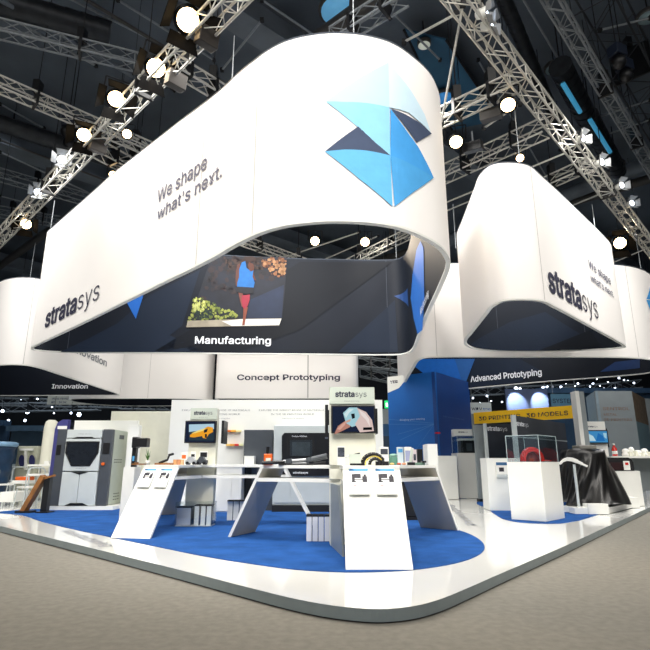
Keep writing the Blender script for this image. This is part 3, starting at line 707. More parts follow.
mb=MB(); mb.lathe([(.03,0),(.045,.07),(.04,.07)],c,12); mb.build('pot',M_white,t)
mb=MB()
for i in range(22):
    a=random.uniform(0,2*PI); r=random.uniform(.02,.075); h=random.uniform(.07,.13)+(.1 if i%6==0 else 0); d=Vector((math.cos(a),math.sin(a),0))
    p0=c+Vector((0,0,.06)); p2=p0+d*r+Vector((0,0,h)); s=Vector((-d.y,d.x,0))*.008
    pm=(p0+p2)/2+Vector((0,0,.02)); mb.add([p0,pm+s,p2,pm-s],[(0,1,2,3)])
mb.build('leaves',M_green,t)
t=thing('wooden_tray','small brown wooden tray at the printer end of the far counter','tray',(X(140,9.05),9.2,Z))
mb=MB(); mb.obox((X(139,9.2),9.2,Z+.012),(.2,.16,.02)); mb.box(X(137,9.2)-.02,X(137,9.2),9.12,9.28,Z+.02,Z+.045); mb.build('tray_body',M_wood,t)
t=thing('scissor_lift_model','dark brown articulated machine model on the far counter','model',(X(163,9.3),9.3,Z))
mb=MB(); mb.box(X(156,9.3),X(172,9.3),9.22,9.4,Z,Z+.03); mb.build('base_plate',M_wood,t)
mb=MB(); mb.tube((X(159,9.3),9.3,Z+.03),(X(167,9.3),9.3,Z+.08),.02,8); mb.tube((X(167,9.3),9.3,Z+.07),(X(169,9.3),9.3,Z+.17),.016,8); mb.tube((X(168,9.3),9.3,Z+.16),(X(173,9.3),9.3,Z+.18),.02,8); mb.build('jointed_arm',M_blackm,t)
for i,(a,b,l) in enumerate(((173,176.5,'tan sample block nearest the jointed arm model'),(177,180,'tan sample block next to the first one'),(180.5,183,'tan sample block closest to the model vehicle'))):
    sbox(a,b,459.5,9.4,.08,'sample_block',l,'sample',mat('tan_sample_%d'%i,['d9a06a','c98a5e','e0b285'][i],.5))
def model_car(px0,px1,Y,label,mc):
    x0,x1=X(px0,Y),X(px1,Y); L=x1-x0
    t=thing('model_vehicle',label,'model',((x0+x1)/2,Y,Z))
    mb=MB(); mb.prism([(0,0),(L,0),(L,.05),(L*.8,.06),(L*.62,.11),(L*.3,.11),(L*.15,.06),(0,.05)],0,.14)
    mb.v=[Vector((x0+v.x,Y+.07-v.z,Z+.025+v.y)) for v in mb.v]; mb.build('body',mc,t,bevel=.004)
    for fx in (.2,.8):
        for yy in (Y-.07,Y+.06):
            mb=MB(); mb.tube((x0+L*fx,yy-.012,Z+.028),(x0+L*fx,yy+.012,Z+.028),.028,10); mb.build('wheel',M_black,t)
model_car(186,197,9.35,'grey model vehicle in front of the car monitor',mat('silver_grey','b9bcbf'))
model_car(197,207,9.4,'dark model vehicle beside the grey one on the far counter',M_dgrey)
sbox(190,195,451.5,9.7,.02,'picture_card','small black and white sign card behind the grey model vehicle','card',M_white,[('print',.15,.85,.3,.8,M_black)])
sbox(199,207,451,9.7,.02,'picture_card','white sign card with black frame under the car monitor','card',M_white,[('print',.1,.95,.55,.9,M_black)])
sbox(181,186,452.5,9.7,.02,'picture_card','small orange sign card beside the far counter totem','card',M_white,[('print',.1,.9,.5,.8,M_orange)])
# ================================================================== DISPLAY WALL AND MACHINES
def pane(x0,x1,Y,y1,ztop,name,label,cat,m=M_white,z0=DZ,kind=None):
    mb=MB(); mb.box(x0,x1,Y,y1,z0,ztop); o=mb.build(name,m,bevel=.004); 
    return setp(o,label,cat)
def pw(Y): return plane_wall((-40,Y),(40,Y))
def pl(Y,px):   # pixel polygon on the plane y=Y -> (s,z)
    out=[]
    for p in px:
        q=at_y(p[0],p[1],Y); out.append((q.x+40,q.z))
    return out
def solid(Y,px,th,m,parent,name,label=None,base=0):
    """panel of thickness th standing proud of the plane y=Y"""
    P=[(s-40,z) for s,z in pl(Y,px)]; n=len(P)
    ar=sum(P[i][0]*P[(i+1)%n][1]-P[(i+1)%n][0]*P[i][1] for i in range(n))
    if ar<0: P.reverse()
    mb=MB(); mb.prism(P,0,th); mb.v=[Vector((v.x,Y-base-v.z,v.y)) for v in mb.v]
    return mb.build(name,m,parent,bevel=0,label=label)
def rec(x0,x1,y0,y1): return [(x0,y1),(x1,y1),(x1,y0),(x0,y0)]
dw=thing('display_wall','long white display wall lettered about the widest range of materials','wall panel',(-1.2,13.5,DZ))
mb=MB(); mb.box(-3.86,1.44,13.4,13.6,DZ,2.69); mb.build('wall_panel',M_white,dw)
w=pw(13.4)
def tl(w,Y,text,x0,x1,yb,yc,m,parent,b=0.0,name='lettering'):
    a=at_y(x0,yb,Y); c=at_y(x1,yb,Y); d=at_y(x0,yc,Y); return letter(w,[(text,b)],a.x+40,a.z,c.x+40,max(.01,d.z-a.z),m,parent,name=name,off=.006)
for x0,x1 in ((182,250),(259,324)):
    tl(w,13.4,'EXPLORE THE WIDEST RANGE OF MATERIALS',x0,x1,411,408.7,M_inkg,dw)
    tl(w,13.4,'IN THE 3D PRINTING WORLD',x0+12,x1-10,415,412.7,M_inkg,dw)
    tl(w,13.4,'Inspiring you for tomorrow',x0+23,x1-20,418.8,417.4,M_inkg,dw,name='caption')
for i,(a,b,y,cs) in enumerate(((226,241,431,('e8742a','f2b23a','f6e6a8')),(226,243,445,('f2c76a','e8a03a','d8342a','eef0b8')))):
    t=thing('material_sample_rail','%s rail of orange and yellow material samples on the display wall'%('upper short','lower longer')[i],'sample rail',at_y((a+b)/2,y,13.36),group=None)
    q0=at_y(a,y,13.3).x; q1=at_y(b,y,13.3).x; z=at_y(a,y,13.3).z; n=len(cs)
    for k,c in enumerate(cs):
        mb=MB(); mb.box(q0+(q1-q0)*k/n,q0+(q1-q0)*(k+1)/n-.005,13.3,13.4,z-.02,z+.025); mb.build('sample',mat('sample_'+c,c,.4,var=.03),t)
tM=mat('flat_monitor_black','141519',.3)
o=pane(-6.57,-4.9,14.1,14.2,2.23,'wall_panel_board','white board standing right behind the big grey printer','wall panel')
o=pane(-5.75,-3.86,14.4,14.55,2.50,'wall_panel_board','cream wall panel behind the camera rig, lower than the display wall','wall panel',M_cream)
o=pane(-4.86,-4.6,13.35,13.55,2.06,'wall_panel_board','narrow white upright slab at the side of the grey printer','wall panel')
# low white cabinets in front of the display wall
t=thing('low_cabinet','white two-door cabinet against the display wall behind the near counter leg','cabinet',(-2.1,12.5,DZ))
x0=at_y(216,470,12.3).x; x1=at_y(242,470,12.3).x
mb=MB(); mb.box(x0,x1,12.3,12.9,DZ,1.08); mb.build('body',M_white,t); xm=at_y(232,480,12.3).x
for a,b in ((x0+.01,xm-.006),(xm+.006,x1-.01)):
    mb=MB(); mb.box(a,b,12.28,12.299,DZ+.03,.90); mb.build('door',M_white,t)
mb=MB(); mb.box(x0-.02,x1+.3,12.27,12.7,1.08,1.12); mb.build('worktop',M_white,t)
sbox(244,254,456,12.4,.3,'white_case','white box on the low cabinet in front of the black cabinet','box',M_white,z=1.12)
# black cabinet + big machine
t=thing('dark_cabinet','tall dark grey cabinet between display wall samples and the big machine','cabinet',(-1.5,12.9,DZ))
solid(12.75,rec(244.5,273,430,512),.0501,M_dgrey,t,'door')
mb=MB(); mb.box(at_y(244.5,430,12.75).x,at_y(273,430,12.75).x,12.75,13.35,DZ,at_y(0,430,12.75).z); mb.build('body',M_dgrey,t)
solid(12.75,rec(245,252,463,511),.06,M_black,t,'vent_grille')
t=thing('production_printer','wide light grey 3D printer with black window front by the display wall','3D printer',(-.3,12.8,DZ))
xa,xb=at_y(274,425,12.4).x,at_y(350,425,12.4).x; zt=at_y(0,425,12.4).z
mb=MB(); mb.box(xa,xb,12.4,13.35,DZ+.14,zt); mb.build('body',M_lgrey,t,bevel=.02)
mb=MB(); mb.box(xa,xb,12.35,13.35,DZ,DZ+.14); mb.build('plinth',M_blackm,t)
solid(12.4,[(282,476),(282,436),(284.5,433),(345,433),(345,476)],.05,M_black,t,'front_cowl')
o=solid(12.35,[(288,456),(288,438.5),(314,438.5),(314,456)],.012,M_blackm,t,'window_frame')
o2=solid(12.335,[(290,456),(290,440),(312,440),(312,456)],.004,M_glass,o,'window_glass')
solid(12.338,rec(292,310,442,456),.002,mat('dim_chamber','3b3f41',.6,var=.3,scale=8),o,'build_chamber')
tl(pw(12.345),12.345,'Fortus 900mc',292,307,437,435,M_wink,t,.01)
tl(pw(12.345),12.345,'stratasys',293,308,473.5,470.8,M_wink,t,.02)
for a,b in ((275,290),(290.6,325.5),(326,345)): solid(12.4,rec(a,b,478,502.5),.02,M_lgrey,t,'cabinet_door')
sbox(325,333,410,12.9,.08,'wall_monitor','narrow dark wall unit at the end of the lettering, behind the totem','monitor',M_blackm,z=1.3)

# ------------------------------------------------------------------ grey printer by the aisle
t=thing('grey_printer','big grey 3D printer with dark hexagonal window, nearest the orange leaning board','3D printer',(-5.71,13.3,DZ))
mb=MB(); mb.box(-6.36,-5.05,13.0,13.85,DZ+.09,1.93); mb.build('body',mat('printer_side_grey','a9b0a2',.5,var=.03),t,bevel=.02)
mb=MB(); mb.box(-6.50,-4.85,12.8,13.95,DZ,DZ+.09); mb.build('plinth',M_white,t)
Y=13.0
mb=MB(); mb.box(-6.37,-6.14,12.86,13.0,DZ+.09,1.93); mb.build('side_column',M_dgrey,t,bevel=.02)
mb=MB(); mb.box(-5.29,-5.05,12.86,13.0,DZ+.09,1.93); mb.build('side_column',M_dgrey,t,bevel=.02)
def psol(px,th,m,name,parent=t,base=0.0): return solid(12.98,px,th,m,parent,name,base=base)
def zpx(y): return at_y(0,y,12.9).z
def pbx(x0,x1,z0,z1,y0,y1,m,name,parent=t,bevel=.008,poly=None):
    mb=MB()
    if poly: 
        mb.prism(poly,0,y1-y0); mb.v=[Vector((v.x,y1-v.z,v.y)) for v in mb.v]
    else: mb.box(x0,x1,y0,y1,z0,z1)
    return mb.build(name,m,parent,bevel=bevel)
hd=pbx(-6.13,-5.30,zpx(438),1.92,12.84,13.0,M_lgrey,'header_cover')
zs=zpx(471.4)
pbx(0,0,0,0,12.83,12.86,M_black,'dark_grip',hd,0,[(-6.0,zpx(439)),(-5.42,zpx(439)),(-5.52,zpx(437)),(-5.88,zpx(437))])
dr=pbx(-6.13,-5.30,zs+.01,zpx(438.8),12.83,13.0,M_lgrey,'window_door')
cx=-5.72
wz=[zpx(y) for y in (441.5,453,465.7)]
pbx(0,0,0,0,12.815,12.83,M_black,'window_frame',dr,0,[(cx-.39,wz[1]),(cx-.22,wz[2]-.01),(cx+.22,wz[2]-.01),(cx+.39,wz[1]),(cx+.39,wz[0]),(cx-.39,wz[0])])
pbx(0,0,0,0,12.808,12.815,mat('dark_tinted_pane','1c2026',.12,var=.2),'window_pane',dr,0,[(cx-.35,wz[1]),(cx-.20,wz[2]+.02),(cx+.20,wz[2]+.02),(cx+.35,wz[1]),(cx+.35,wz[0]-.03),(cx-.35,wz[0]-.03)])
letter(plane_wall((-6.13,12.829),(-5.30,12.829)),[('stratasys',.0)],.3,wz[2]-.065,.55,.025,M_inkg,dr,off=.002)
letter(plane_wall((-6.13,12.839),(-5.30,12.839)),[('Fortus 450mc',.0)],.28,1.81,.58,.03,M_inkg,hd,off=.002)
for a,b in ((-6.13,cx-.004),(cx+.004,-5.30)): pbx(a,b,DZ+.1,zs-.012,12.83,13.0,M_lgrey,'cabinet_door')
pbx(0,0,0,0,12.82,12.83,M_black,'finger_notch',t,0,[(cx-.2,zs-.013),(cx,zs-.07),(cx+.2,zs-.013)])
pbx(0,0,0,0,12.82,12.83,M_black,'foot_notch',t,0,[(cx-.27,DZ+.1),(cx+.27,DZ+.1),(cx+.14,DZ+.16),(cx-.14,DZ+.16)])
pbx(-5.25,-5.09,zpx(454),zpx(443),12.85,12.86,M_black,'touch_display',bevel=0)
pbx(-6.34,-6.24,zpx(455),zpx(445),12.85,12.86,M_black,'handle_recess',bevel=0)
mb=MB(); mb.tube((-5.2,12.86,zpx(464)),(-5.2,12.81,zpx(464)),.035,12); mb.build('emergency_stop',M_orange,t)
mb=MB()
for yy in (460,462.5): 
    for i in range(4): mb.box(-5.052,-5.046,13.1+.13*i,13.19+.13*i,zpx(yy),zpx(yy)+.018)
mb.build('vent_slots',M_black,t)
mb=MB()
for yy in (495,498,501): 
    for i in range(3): mb.box(-5.052,-5.046,13.25+.13*i,13.34+.13*i,zpx(yy),zpx(yy)+.018)
mb.build('vent_slots',M_black,t)
mb=MB(); mb.box(-5.052,-5.046,13.3,13.6,1.72,1.82); mb.build('badge_plate',M_dgrey,t)

# ================================================================== BLUE WALL AND RIGHT-HAND STAND
c0=(at_y(388,400,19.5).x,19.5); c1=(at_y(436,400,18.3).x,18.3); c2=(at_y(470,400,20.8).x,20.8)
bz=at_y(0,377,19.5).z
t=thing('blue_wall','bright blue printed wall face with white top corner and fine white lines','wall panel',(*c1,DZ))
def wallprism(a,b,z0,z1,th,m,parent,name):
    a=Vector(a);b=Vector(b); e=(b-a).normalized(); n=Vector((-e.y,e.x))*th
    mb=MB(); mb.prism([tuple(a),tuple(b),tuple(b+n),tuple(a+n)],z0,z1); return mb.build(name,m,parent)
wallprism(c0,c1,DZ,bz,.12,M_bluew,t,'printed_board')
w=plane_wall(c0,c1)
def gh(w,px,m,parent,name,off=.004,cuts=0,far=False):
    P=[w.hit(*p) for p in px]; P=[p for p in P if p]
    if len(P)>2: return decal(w,[P],m,parent,name,off=off,cuts=cuts)
L=w.s[-1]
decal(w,[[(0,bz),(0,at_y(0,393,19.5).z),(L*.25,at_y(0,388,19.2).z),(L*.5,bz)]],M_white,t,'white_corner',off=.004)
def ltr(w,text,p0,p1,pt,m,parent,b=0.0): return letter_px(w,[(text,b)],p0,p1,pt,m,parent,off=.008)
ltr(w,'XER',(390,383),(398,383),(390,379.5),M_ink,t,.03)
ltr(w,'Bringing your meeting',(400,419.5),(425,421),(400,417),mat('faint_white_ink','b9cbe6',.6),t)
for a,b in (((388,419),(434,423)),((400,440),(434,424)),((398,434),(434,424)),((412,455),(434,424)),((388,424),(434,424))):
    gh(w,[a,b,(b[0],b[1]+.5),(a[0],a[1]+.5)],mat('thin_line_blue','3f7cc0',.6),t,'fine_line',.006)
t=thing('shaded_blue_wall','blue printed wall face turned away, shade put into its darker blue','wall panel',(*c2,DZ))
wallprism(c1,c2,DZ,bz,.12,M_bluew2,t,'printed_board')
w=plane_wall(c1,c2)
ltr(w,'Advanced materials',(443,420),(464,417.5),(443,418),mat('faint_blue_ink','4d6fa5',.6),t)
t=thing('red_pointer','tiny red tag clipped to the edge where the two blue walls meet','tag',at_y(438,433,18.2))
mb=MB(); q=at_y(438,433,18.2); mb.obox(q,(.14,.03,.05)); mb.tube(q,q+Vector((-.1,.06,0)),.012,6); mb.build('tag_body',M_red,t)

def pedestal(label,corners,zt,case=None,zcase=0,m=M_white,holder=None):
    c=Vector((sum(p[0] for p in corners)/4,sum(p[1] for p in corners)/4,0))
    t=thing('display_pedestal',label,'pedestal',(c.x,c.y,DZ))
    mb=MB(); mb.prism(corners,DZ+.01,zt-.03); mb.build('plinth_body',m,t,bevel=.004)
    mb=MB(); mb.prism([tuple(c.xy+(Vector(p)-c.xy)*1.004) for p in corners],zt-.03,zt); mb.build('top_plate',m,t)
    return t
def glass_case(label,corners,z0,z1):
    c=Vector((sum(p[0] for p in corners)/4,sum(p[1] for p in corners)/4,0)); K=[c.xy+(Vector(p)-c.xy)*.97 for p in corners]
    t=thing('glass_case',label,'glass case',(c.x,c.y,z0))
    for i in range(4):
        a,b=K[i],K[(i+1)%4]; e=(b-a).normalized(); n=Vector((-e.y,e.x))*.008
        mb=MB(); mb.prism([tuple(a),tuple(b),tuple(b+n),tuple(a+n)],z0,z1); mb.build('glass_side',M_glass,t)
    mb=MB(); mb.prism([tuple(k) for k in K],z1,z1+.008); mb.build('glass_lid',M_glass,t)
    mb=MB()
    for i in range(4): mb.tube((*K[i],z0),(*K[i],z1),.006,5); mb.tube((*K[i],z1+.006),(*K[(i+1)%4],z1+.006),.006,5)
    mb.build('polished_edge',mat('glass_edge','b7c9cb',.3,var=.02),t)
    return t
# far pedestal
pc=[(4.10,16.9),(4.98,16.9),(4.98,17.7),(4.10,17.7)]
pedestal('white pedestal in front of the shaded blue wall, glass case with black machine on top',pc,1.45)
cc=[(3.93,16.92),(4.93,16.92),(4.93,17.68),(3.93,17.68)]
cc=[(4.12,16.92),(4.96,16.92),(4.96,17.68),(4.12,17.68)]
glass_case('glass case over a black machine, on the pedestal by the blue wall',cc,1.45,1.97)
t=thing('black_machine_model','black machine model with pale top inside the far glass case','model',(4.5,17.3,1.45))
mb=MB(); mb.box(4.28,4.8,17.1,17.5,1.45,1.84); mb.build('body',M_black,t,bevel=.02); mb=MB(); mb.box(4.25,4.83,17.08,17.5,1.84,1.9); mb.build('pale_top',M_white,t); mb=MB(); mb.box(4.45,4.63,17.09,17.1,1.52,1.75); mb.build('door',M_dgrey,t)
t=thing('sign_box','white sign box standing on the glass case by the blue wall','sign',(4.35,17.4,1.98))
mb=MB(); mb.box(4.12,4.72,17.3,17.6,1.985,2.2); mb.build('box_body',M_white,t); letter(plane_wall((4.12,17.3),(4.72,17.3)),STRAT,.15,2.09,.45,.06,M_ink,t,off=.004)
# brochure pedestal
p1=[(3.73,12.65),(4.5,12.62),(4.55,13.3),(3.78,13.33)]
pedestal('white pedestal with one clear leaflet holder, behind the red helmet pedestal',p1,1.26)
t=thing('brochure_holder','single clear leaflet holder with blue header on the pedestal beside the glass case','brochure holder',(3.95,12.6,1.0))
mb=MB(); mb.box(3.93,4.18,12.59,12.63,.83,1.17); mb.build('leaflet',M_white,t); mb=MB(); mb.box(3.93,4.18,12.585,12.59,1.10,1.165); mb.build('header_print',mat('header_dark','35618a',.5),t)
mb=MB(); mb.box(3.92,4.19,12.56,12.57,.80,.9); mb.build('front_lip',M_acry,t)
mb=MB(); mb.box(3.99,4.1,12.585,12.59,.96,1.05); mb.build('machine_drawing',mat('drawing_ink','2c2a33'),t)
# helmet pedestal
p2=[(3.56,10.72),(4.05,10.28),(4.68,10.95),(4.17,11.37)]
pedestal('white angled pedestal carrying the glass case with the red helmet',p2,1.17)
glass_case('large glass case with a red helmet inside, on the angled pedestal',p2,1.17,1.66)
t=thing('red_helmet','glossy red bicycle helmet with dark slots inside the large glass case','helmet',(4.05,10.8,1.17))
hc=Vector((4.06,10.8,1.18))
for k,(off,scl) in enumerate(((-.14,.86),(-.07,1.0),(0.02,1.06),(.11,.98),(.19,.8))):
    pts=[]
    for i in range(13):
        a=PI*i/12; pts.append(hc+Vector((-.20*math.cos(a)*scl+.02*k, off*1.0, .245*math.sin(a)**.8*scl)))
    mb=MB()
    n=len(pts)
    for j in range(n-1):
        a,b=pts[j],pts[j+1]; e=(b-a).normalized(); up=Vector((0,1,0)).cross(e).normalized()*-.02; h=Vector((0,.032,0))
        mb.hexa([a-h-up,b-h-up,b+h-up,a+h-up,a-h+up,b-h+up,b+h+up,a+h+up])
    mb.build('shell_rib',M_red,t,bevel=.008)
mb=MB(); mb.ball(hc+Vector((.02,.03,.0)),.17,n=14,sq=(1,.8,1.15)); mb.v=[Vector((v.x,v.y,max(v.z,1.18))) for v in mb.v]; mb.build('inner_liner',mat('dark_red_liner','6e1512',.5),t)
mb=MB(); mb.obox(hc+Vector((.26,0,.02)),(.22,.2,.02),ry=.1); mb.build('visor',M_red,t,bevel=.006)
# dark fins with lettering
a,b=(4.26,12.4+1.2),(6.54,14.9+1.2)
a=(at_y(515,416,13.6).x,13.6); zf=at_y(0,415.5,13.6).z; Yb=13.6*(463-415.5)/(463-423.5); b=(at_y(565,424,Yb).x,Yb)
t=thing('dark_display_board','dark slate board with white front edge, behind the red helmet case','display board',(*a,DZ))
wallprism(a,b,DZ,zf,.06,M_slate,t,'board')
mb=MB(); mb.prism([(a[0]-.09,a[1]-.03),(a[0]+.005,a[1]-.05),(a[0]+.0,a[1]+.08),(a[0]-.09,a[1]+.08)],DZ,zf+.01); mb.build('white_edge',M_lgrey,t)
w=plane_wall(a,b); letter_px(w,STRAT,(516,426),(528,426.5),(516,422),M_wink,t,off=.01)
mb=MB(); 
q0=w.hit(516,437.5);q1=w.hit(562,439)
decal(w,[[(q0[0],q0[1]),(w.s[-1],q0[1]),(w.s[-1],q0[1]+.03),(q0[0],q0[1]+.03)]],M_mgrey,t,'light_rail',off=.01)
a1=(at_y(486,424,15.2).x,15.2); b1=(at_y(512,424,15.8).x+.3,15.8); z1=at_y(0,423.5,15.2).z
t=thing('dark_display_board','dark slate board behind the single leaflet pedestal','display board',(*a1,DZ))
wallprism(a1,b1,DZ,z1,.06,M_slate,t,'board')
mb=MB(); mb.box(a1[0]-.06,a1[0],15.15,15.3,DZ,z1); mb.build('white_edge',M_lgrey,t)
w=plane_wall(a1,b1); letter_px(w,STRAT,(487,431),(507,430.5),(487,427),M_wink,t,off=.01)
t=thing('grey_board','plain grey upright board between the far pedestal and the dark board','display board',(4.15,15.5,DZ))
mb=MB(); mb.box(at_y(475,440,15.6).x,at_y(484.5,440,15.6).x+.02,15.6,15.7,DZ,at_y(0,425,15.6).z); mb.build('board',M_mgrey,t)
mb=MB(); mb.box(at_y(475,440,15.6).x-.01,at_y(484,440,15.6).x+.02,15.5,15.8,DZ,DZ+.08); mb.build('foot',M_blackm,t)
# white pylon behind the near counter end and low pedestal
t=thing('white_pylon','slim white upright pylon just behind the end of the near counter','pylon',(2.1,10.6,DZ))
Yp=10.8; xa,xb=at_y(427.5,450,Yp).x,at_y(437.5,450,Yp).x
mb=MB(); mb.box(xa,xb,Yp,Yp+.5,DZ+.01,at_y(0,444,Yp).z); mb.build('body',M_white,t,bevel=.004)
mb=MB(); mb.box(xb,xb+.004,Yp+.05,Yp+.45,.3,1.4); mb.build('side_panel',M_lgrey,t)
t=pedestal('low white pedestal between the slim pylon and the far glass case',[(3.3,16.4),(3.95,16.4),(3.95,17.1),(3.3,17.1)],1.36)
o=t

t=thing('black_case','black equipment case standing between the two slanted legs of the near counter','case',(1.65,10.8,DZ))
mb=MB(); mb.box(1.47,1.84,10.6,11.1,DZ+.06,.98); mb.build('body',M_black,t,bevel=.02)
mb=MB(); mb.box(1.45,1.86,10.58,11.12,DZ+.009,DZ+.06); mb.build('base',M_blackm,t)
t=thing('floor_stand','slim pale stand with flat round foot beside the black equipment case','stand',(1.93,10.3,DZ))
mb=MB(); mb.lathe([(.14,0),(.14,.02),(.03,.03)],(1.95,10.3,DZ+.009),16); mb.build('foot',M_lgrey,t)
mb=MB(); mb.tube((1.95,10.3,DZ+.03),(1.95,10.3,.85),.02,8); mb.build('post',M_lgrey,t)
# ------------------------------------------------------------------ draped machine
t=thing('low_plinth','low white plinth under the draped machine','plinth',(6.4,12.9,DZ))
mb=MB(); mb.prism([(5.2,12.3),(5.9,11.75),(7.9,14.0),(7.3,14.9)],DZ+.01,DZ+.13); mb.build('base',M_white,t,bevel=.004)
t=thing('draped_machine','machine hidden under a glossy black dust sheet with deep folds','covered machine',(6.3,13.2,DZ+.13))
topr=[(5.62,12.72),(6.0,12.45),(6.45,12.65),(6.75,13.3),(6.65,13.75),(6.2,13.85),(5.85,13.5)]
botr=[(5.35,12.7),(5.6,12.25),(6.15,11.95),(7.35,13.45),(7.4,14.1),(6.6,14.4),(5.7,13.6)]
N=140
def ringpt(P,u):
    q=catmull(P,20); k=u*len(q)%len(q); i=int(k); f=k-i; a=q[i%len(q)]; b=q[(i+1)%len(q)]; return Vector((a[0]+(b[0]-a[0])*f,a[1]+(b[1]-a[1])*f))
tp=[ringpt(topr,i/N) for i in range(N)]; bp=[ringpt(botr,i/N) for i in range(N)]
zt=1.43; zb=DZ+.14; LV=16; vs=[];fs=[]
cc=sum(tp,Vector((0,0)))/N
for k in range(LV+1):
    v=k/LV
    for i in range(N):
        a=2*PI*i/N; fold=math.sin(5*a+1.2*math.sin(2*a)+v*4.2)*.6+.32*math.sin(11*a+7*v+1.3*math.sin(3*a))+.14*math.sin(23*a+5*v)
        p=tp[i].lerp(bp[i],v**.85); d=(p-cc).normalized(); amp=.15*min(1,v*2.2)*(.6+.4*math.sin(2*a+1))*(1 if v<.9 else 1)
        p=p+d*(fold*amp - .05*math.sin(PI*v))
        z=zt+(zb-zt)*v+(.04*math.sin(4*a) if k==0 else 0)+ (.03*math.sin(7*a+1) if k==LV else 0)+.03*(k==LV)
        vs.append((p.x,p.y,z))
for k in range(LV):
    for i in range(N): j=(i+1)%N; fs.append((k*N+i,(k+1)*N+i,(k+1)*N+j,k*N+j))
for r_,zz in ((.75,.035),(.4,.05),(.1,.03)):
    b0=len(vs)-N if r_!=.75 else 0
    st=len(vs)
    for i in range(N):
        a=2*PI*i/N; p=cc+(tp[i]-cc)*r_; vs.append((p.x,p.y,zt+zz+.03*math.sin(3*a)*r_))
    for i in range(N): j=(i+1)%N; fs.append((b0+i,b0+j,st+j,st+i))
st=len(vs)-N; fs.append(tuple(st+i for i in range(N)))
mb=MB(); mb.add(vs,fs,0,True); mb.build('dust_sheet',M_cloth,t)
mb=MB(); mb.box(5.9,6.3,12.6,13.0,zt+.03,zt+.12); mb.build('grey_lid',mat('dusty_grey','77756f',.6),t,bevel=.02)
mb=MB(); mb.tube((5.72,12.25,zb-.01),(5.72,12.25,zb+.07),.05,10); mb.build('caster',M_blackm,t)
# curved arm on a post
t=thing('curved_arm_stand','slim pale post carrying a curved white blade in front of the black sheet','stand',(5.3,11.55,DZ))
Yq=11.5; q=at_z(579.5,514,DZ); Yq=q.y
P0=at_y(579.5,512,Yq); P1=at_y(576,463,Yq)
mb=MB(); mb.tube((P0.x,Yq,DZ+.14),(P0.x,Yq,1.12),.03,8); mb.build('post',M_lgrey,t)
mb=MB(); mb.box(P0.x-.16,P0.x+.16,Yq-.14,Yq+.14,DZ+.012,DZ+.14); mb.build('foot_block',M_white,t,bevel=.004)
arcp=[at_y(x,y,Yq-.04) for x,y in ((559.5,464),(563,460.5),(567,459),(572,459.5),(577,461.5),(582,464),(587,466.3))]
mb=MB()
for a_,b_,h in zip(arcp,arcp[1:],(.02,.03,.04,.04,.03,.02)): 
    e=(b_-a_).normalized(); up=Vector((-e.z,0,e.x))*h; dd=Vector((0,.03,0))
    mb.hexa([a_-up-dd,b_-up-dd,b_-up+dd,a_-up+dd,a_+up-dd,b_+up-dd,b_+up+dd,a_+up+dd])
mb.build('curved_blade',M_white,t)
for i,(px,l) in enumerate(((588.5,'white tube beside the post foot, the one nearer the post'),(594,'white tube beside the post foot, the one nearer the sheet hem'))):
    q=at_z(px,504,DZ+.13); t=thing('white_tube',l,'tube',(q.x,q.y,DZ+.13),group=None)
    mb=MB(); mb.lathe([(.045,0),(.045,.22),(.04,.23)],(q.x,q.y,DZ+.13),12); mb.build('tube_body',M_white,t); mb=MB(); mb.lathe([(.047,.2),(.047,.24)],(q.x,q.y,DZ+.13),12); mb.build('cap',M_lgrey,t)
sbox(622,634,497.5,13.4,.4,'white_case','low white case lying beside the hem of the black sheet','box',M_white,z=DZ+.01)
sbox(583,603,504,11.75,.25,'white_case','low white case in front of the black sheet by the deck edge','box',M_white,z=DZ+.01)

# ------------------------------------------------------------------ bench with monitor totem
t=thing('monitor_totem','white totem with a blue underwater-like picture on its monitor, above the bench','display totem',(7.5,15.2,DZ))
Y=15.2; xa,xb=at_y(585.5,440,Y).x,at_y(607,440,Y).x; zt=at_y(0,421.5,Y).z
mb=MB(); mb.box(xa,xb,Y,Y+.3,DZ,zt); mb.build('column',M_white,t,bevel=.005)
letter(plane_wall((xa,Y),(xb,Y)),STRAT,.08,zt-.16,.38,.06,M_ink2,t,off=.004)
ta,tb=at_y(586,437,Y-.1).x,at_y(608.5,437,Y-.1).x; za,zb_=at_y(0,443.5,Y-.1).z,at_y(0,430,Y-.1).z
mb=MB(); mb.box(ta,tb,Y-.1,Y-.03,za,zb_); tvo=mb.build('monitor',M_black,t,bevel=.006)
mb=MB(); mb.box(ta+.03,tb-.03,Y-.104,Y-.1001,za+.03,zb_-.03); mb.build('screen',mat('blue_screen','05080c',.15,emit=.8,ecol='3f8fc6',var=.4),tvo)
w=plane_wall((-40,Y-.106),(40,Y-.106))
for px,c in (([(588,441),(589,434),(593,436),(596,441)],'bfe0ea'),([(596,441),(598,433),(603,436),(605,441)],'1c6fb8'),([(603,433),(606.5,433),(606.5,439),(604,437)],'a5d3e6')):
    decal(w,[pl(Y-.106,px)],mat('lit2_'+c,'050507',.2,emit=.8,ecol=c),tvo,'screen_picture',off=.001)
mb=MB(); mb.box(xb,xb+.05,Y+.02,Y+.28,za-.1,zb_+.05); mb.build('monitor',M_black,t)
t=thing('tall_post','tall pale square post rising beside the white monitor totem','post',(6.7,14.8,DZ))
Y=14.8; xa,xb,xc=at_y(576,400,Y).x,at_y(579.5,400,Y).x,at_y(585,400,Y).x
mb=MB(); mb.box(xa,xb+.01,Y,Y+.3,DZ,at_y(0,391,Y).z); mb.build('white_face',M_white,t); mb=MB(); mb.box(xb+.01,xc,Y+.02,Y+.3,DZ,at_y(0,391,Y).z-.01); mb.build('grey_face',M_mgrey,t)
t=thing('work_bench','white bench holding small white models, behind the black curved machine','bench',(9.3,15.4,DZ))
xa=at_y(611,456,14.9).x
mb=MB(); mb.box(xa,12.3,14.9,15.7,1.28,1.33); mb.build('bench_top',M_white,t)
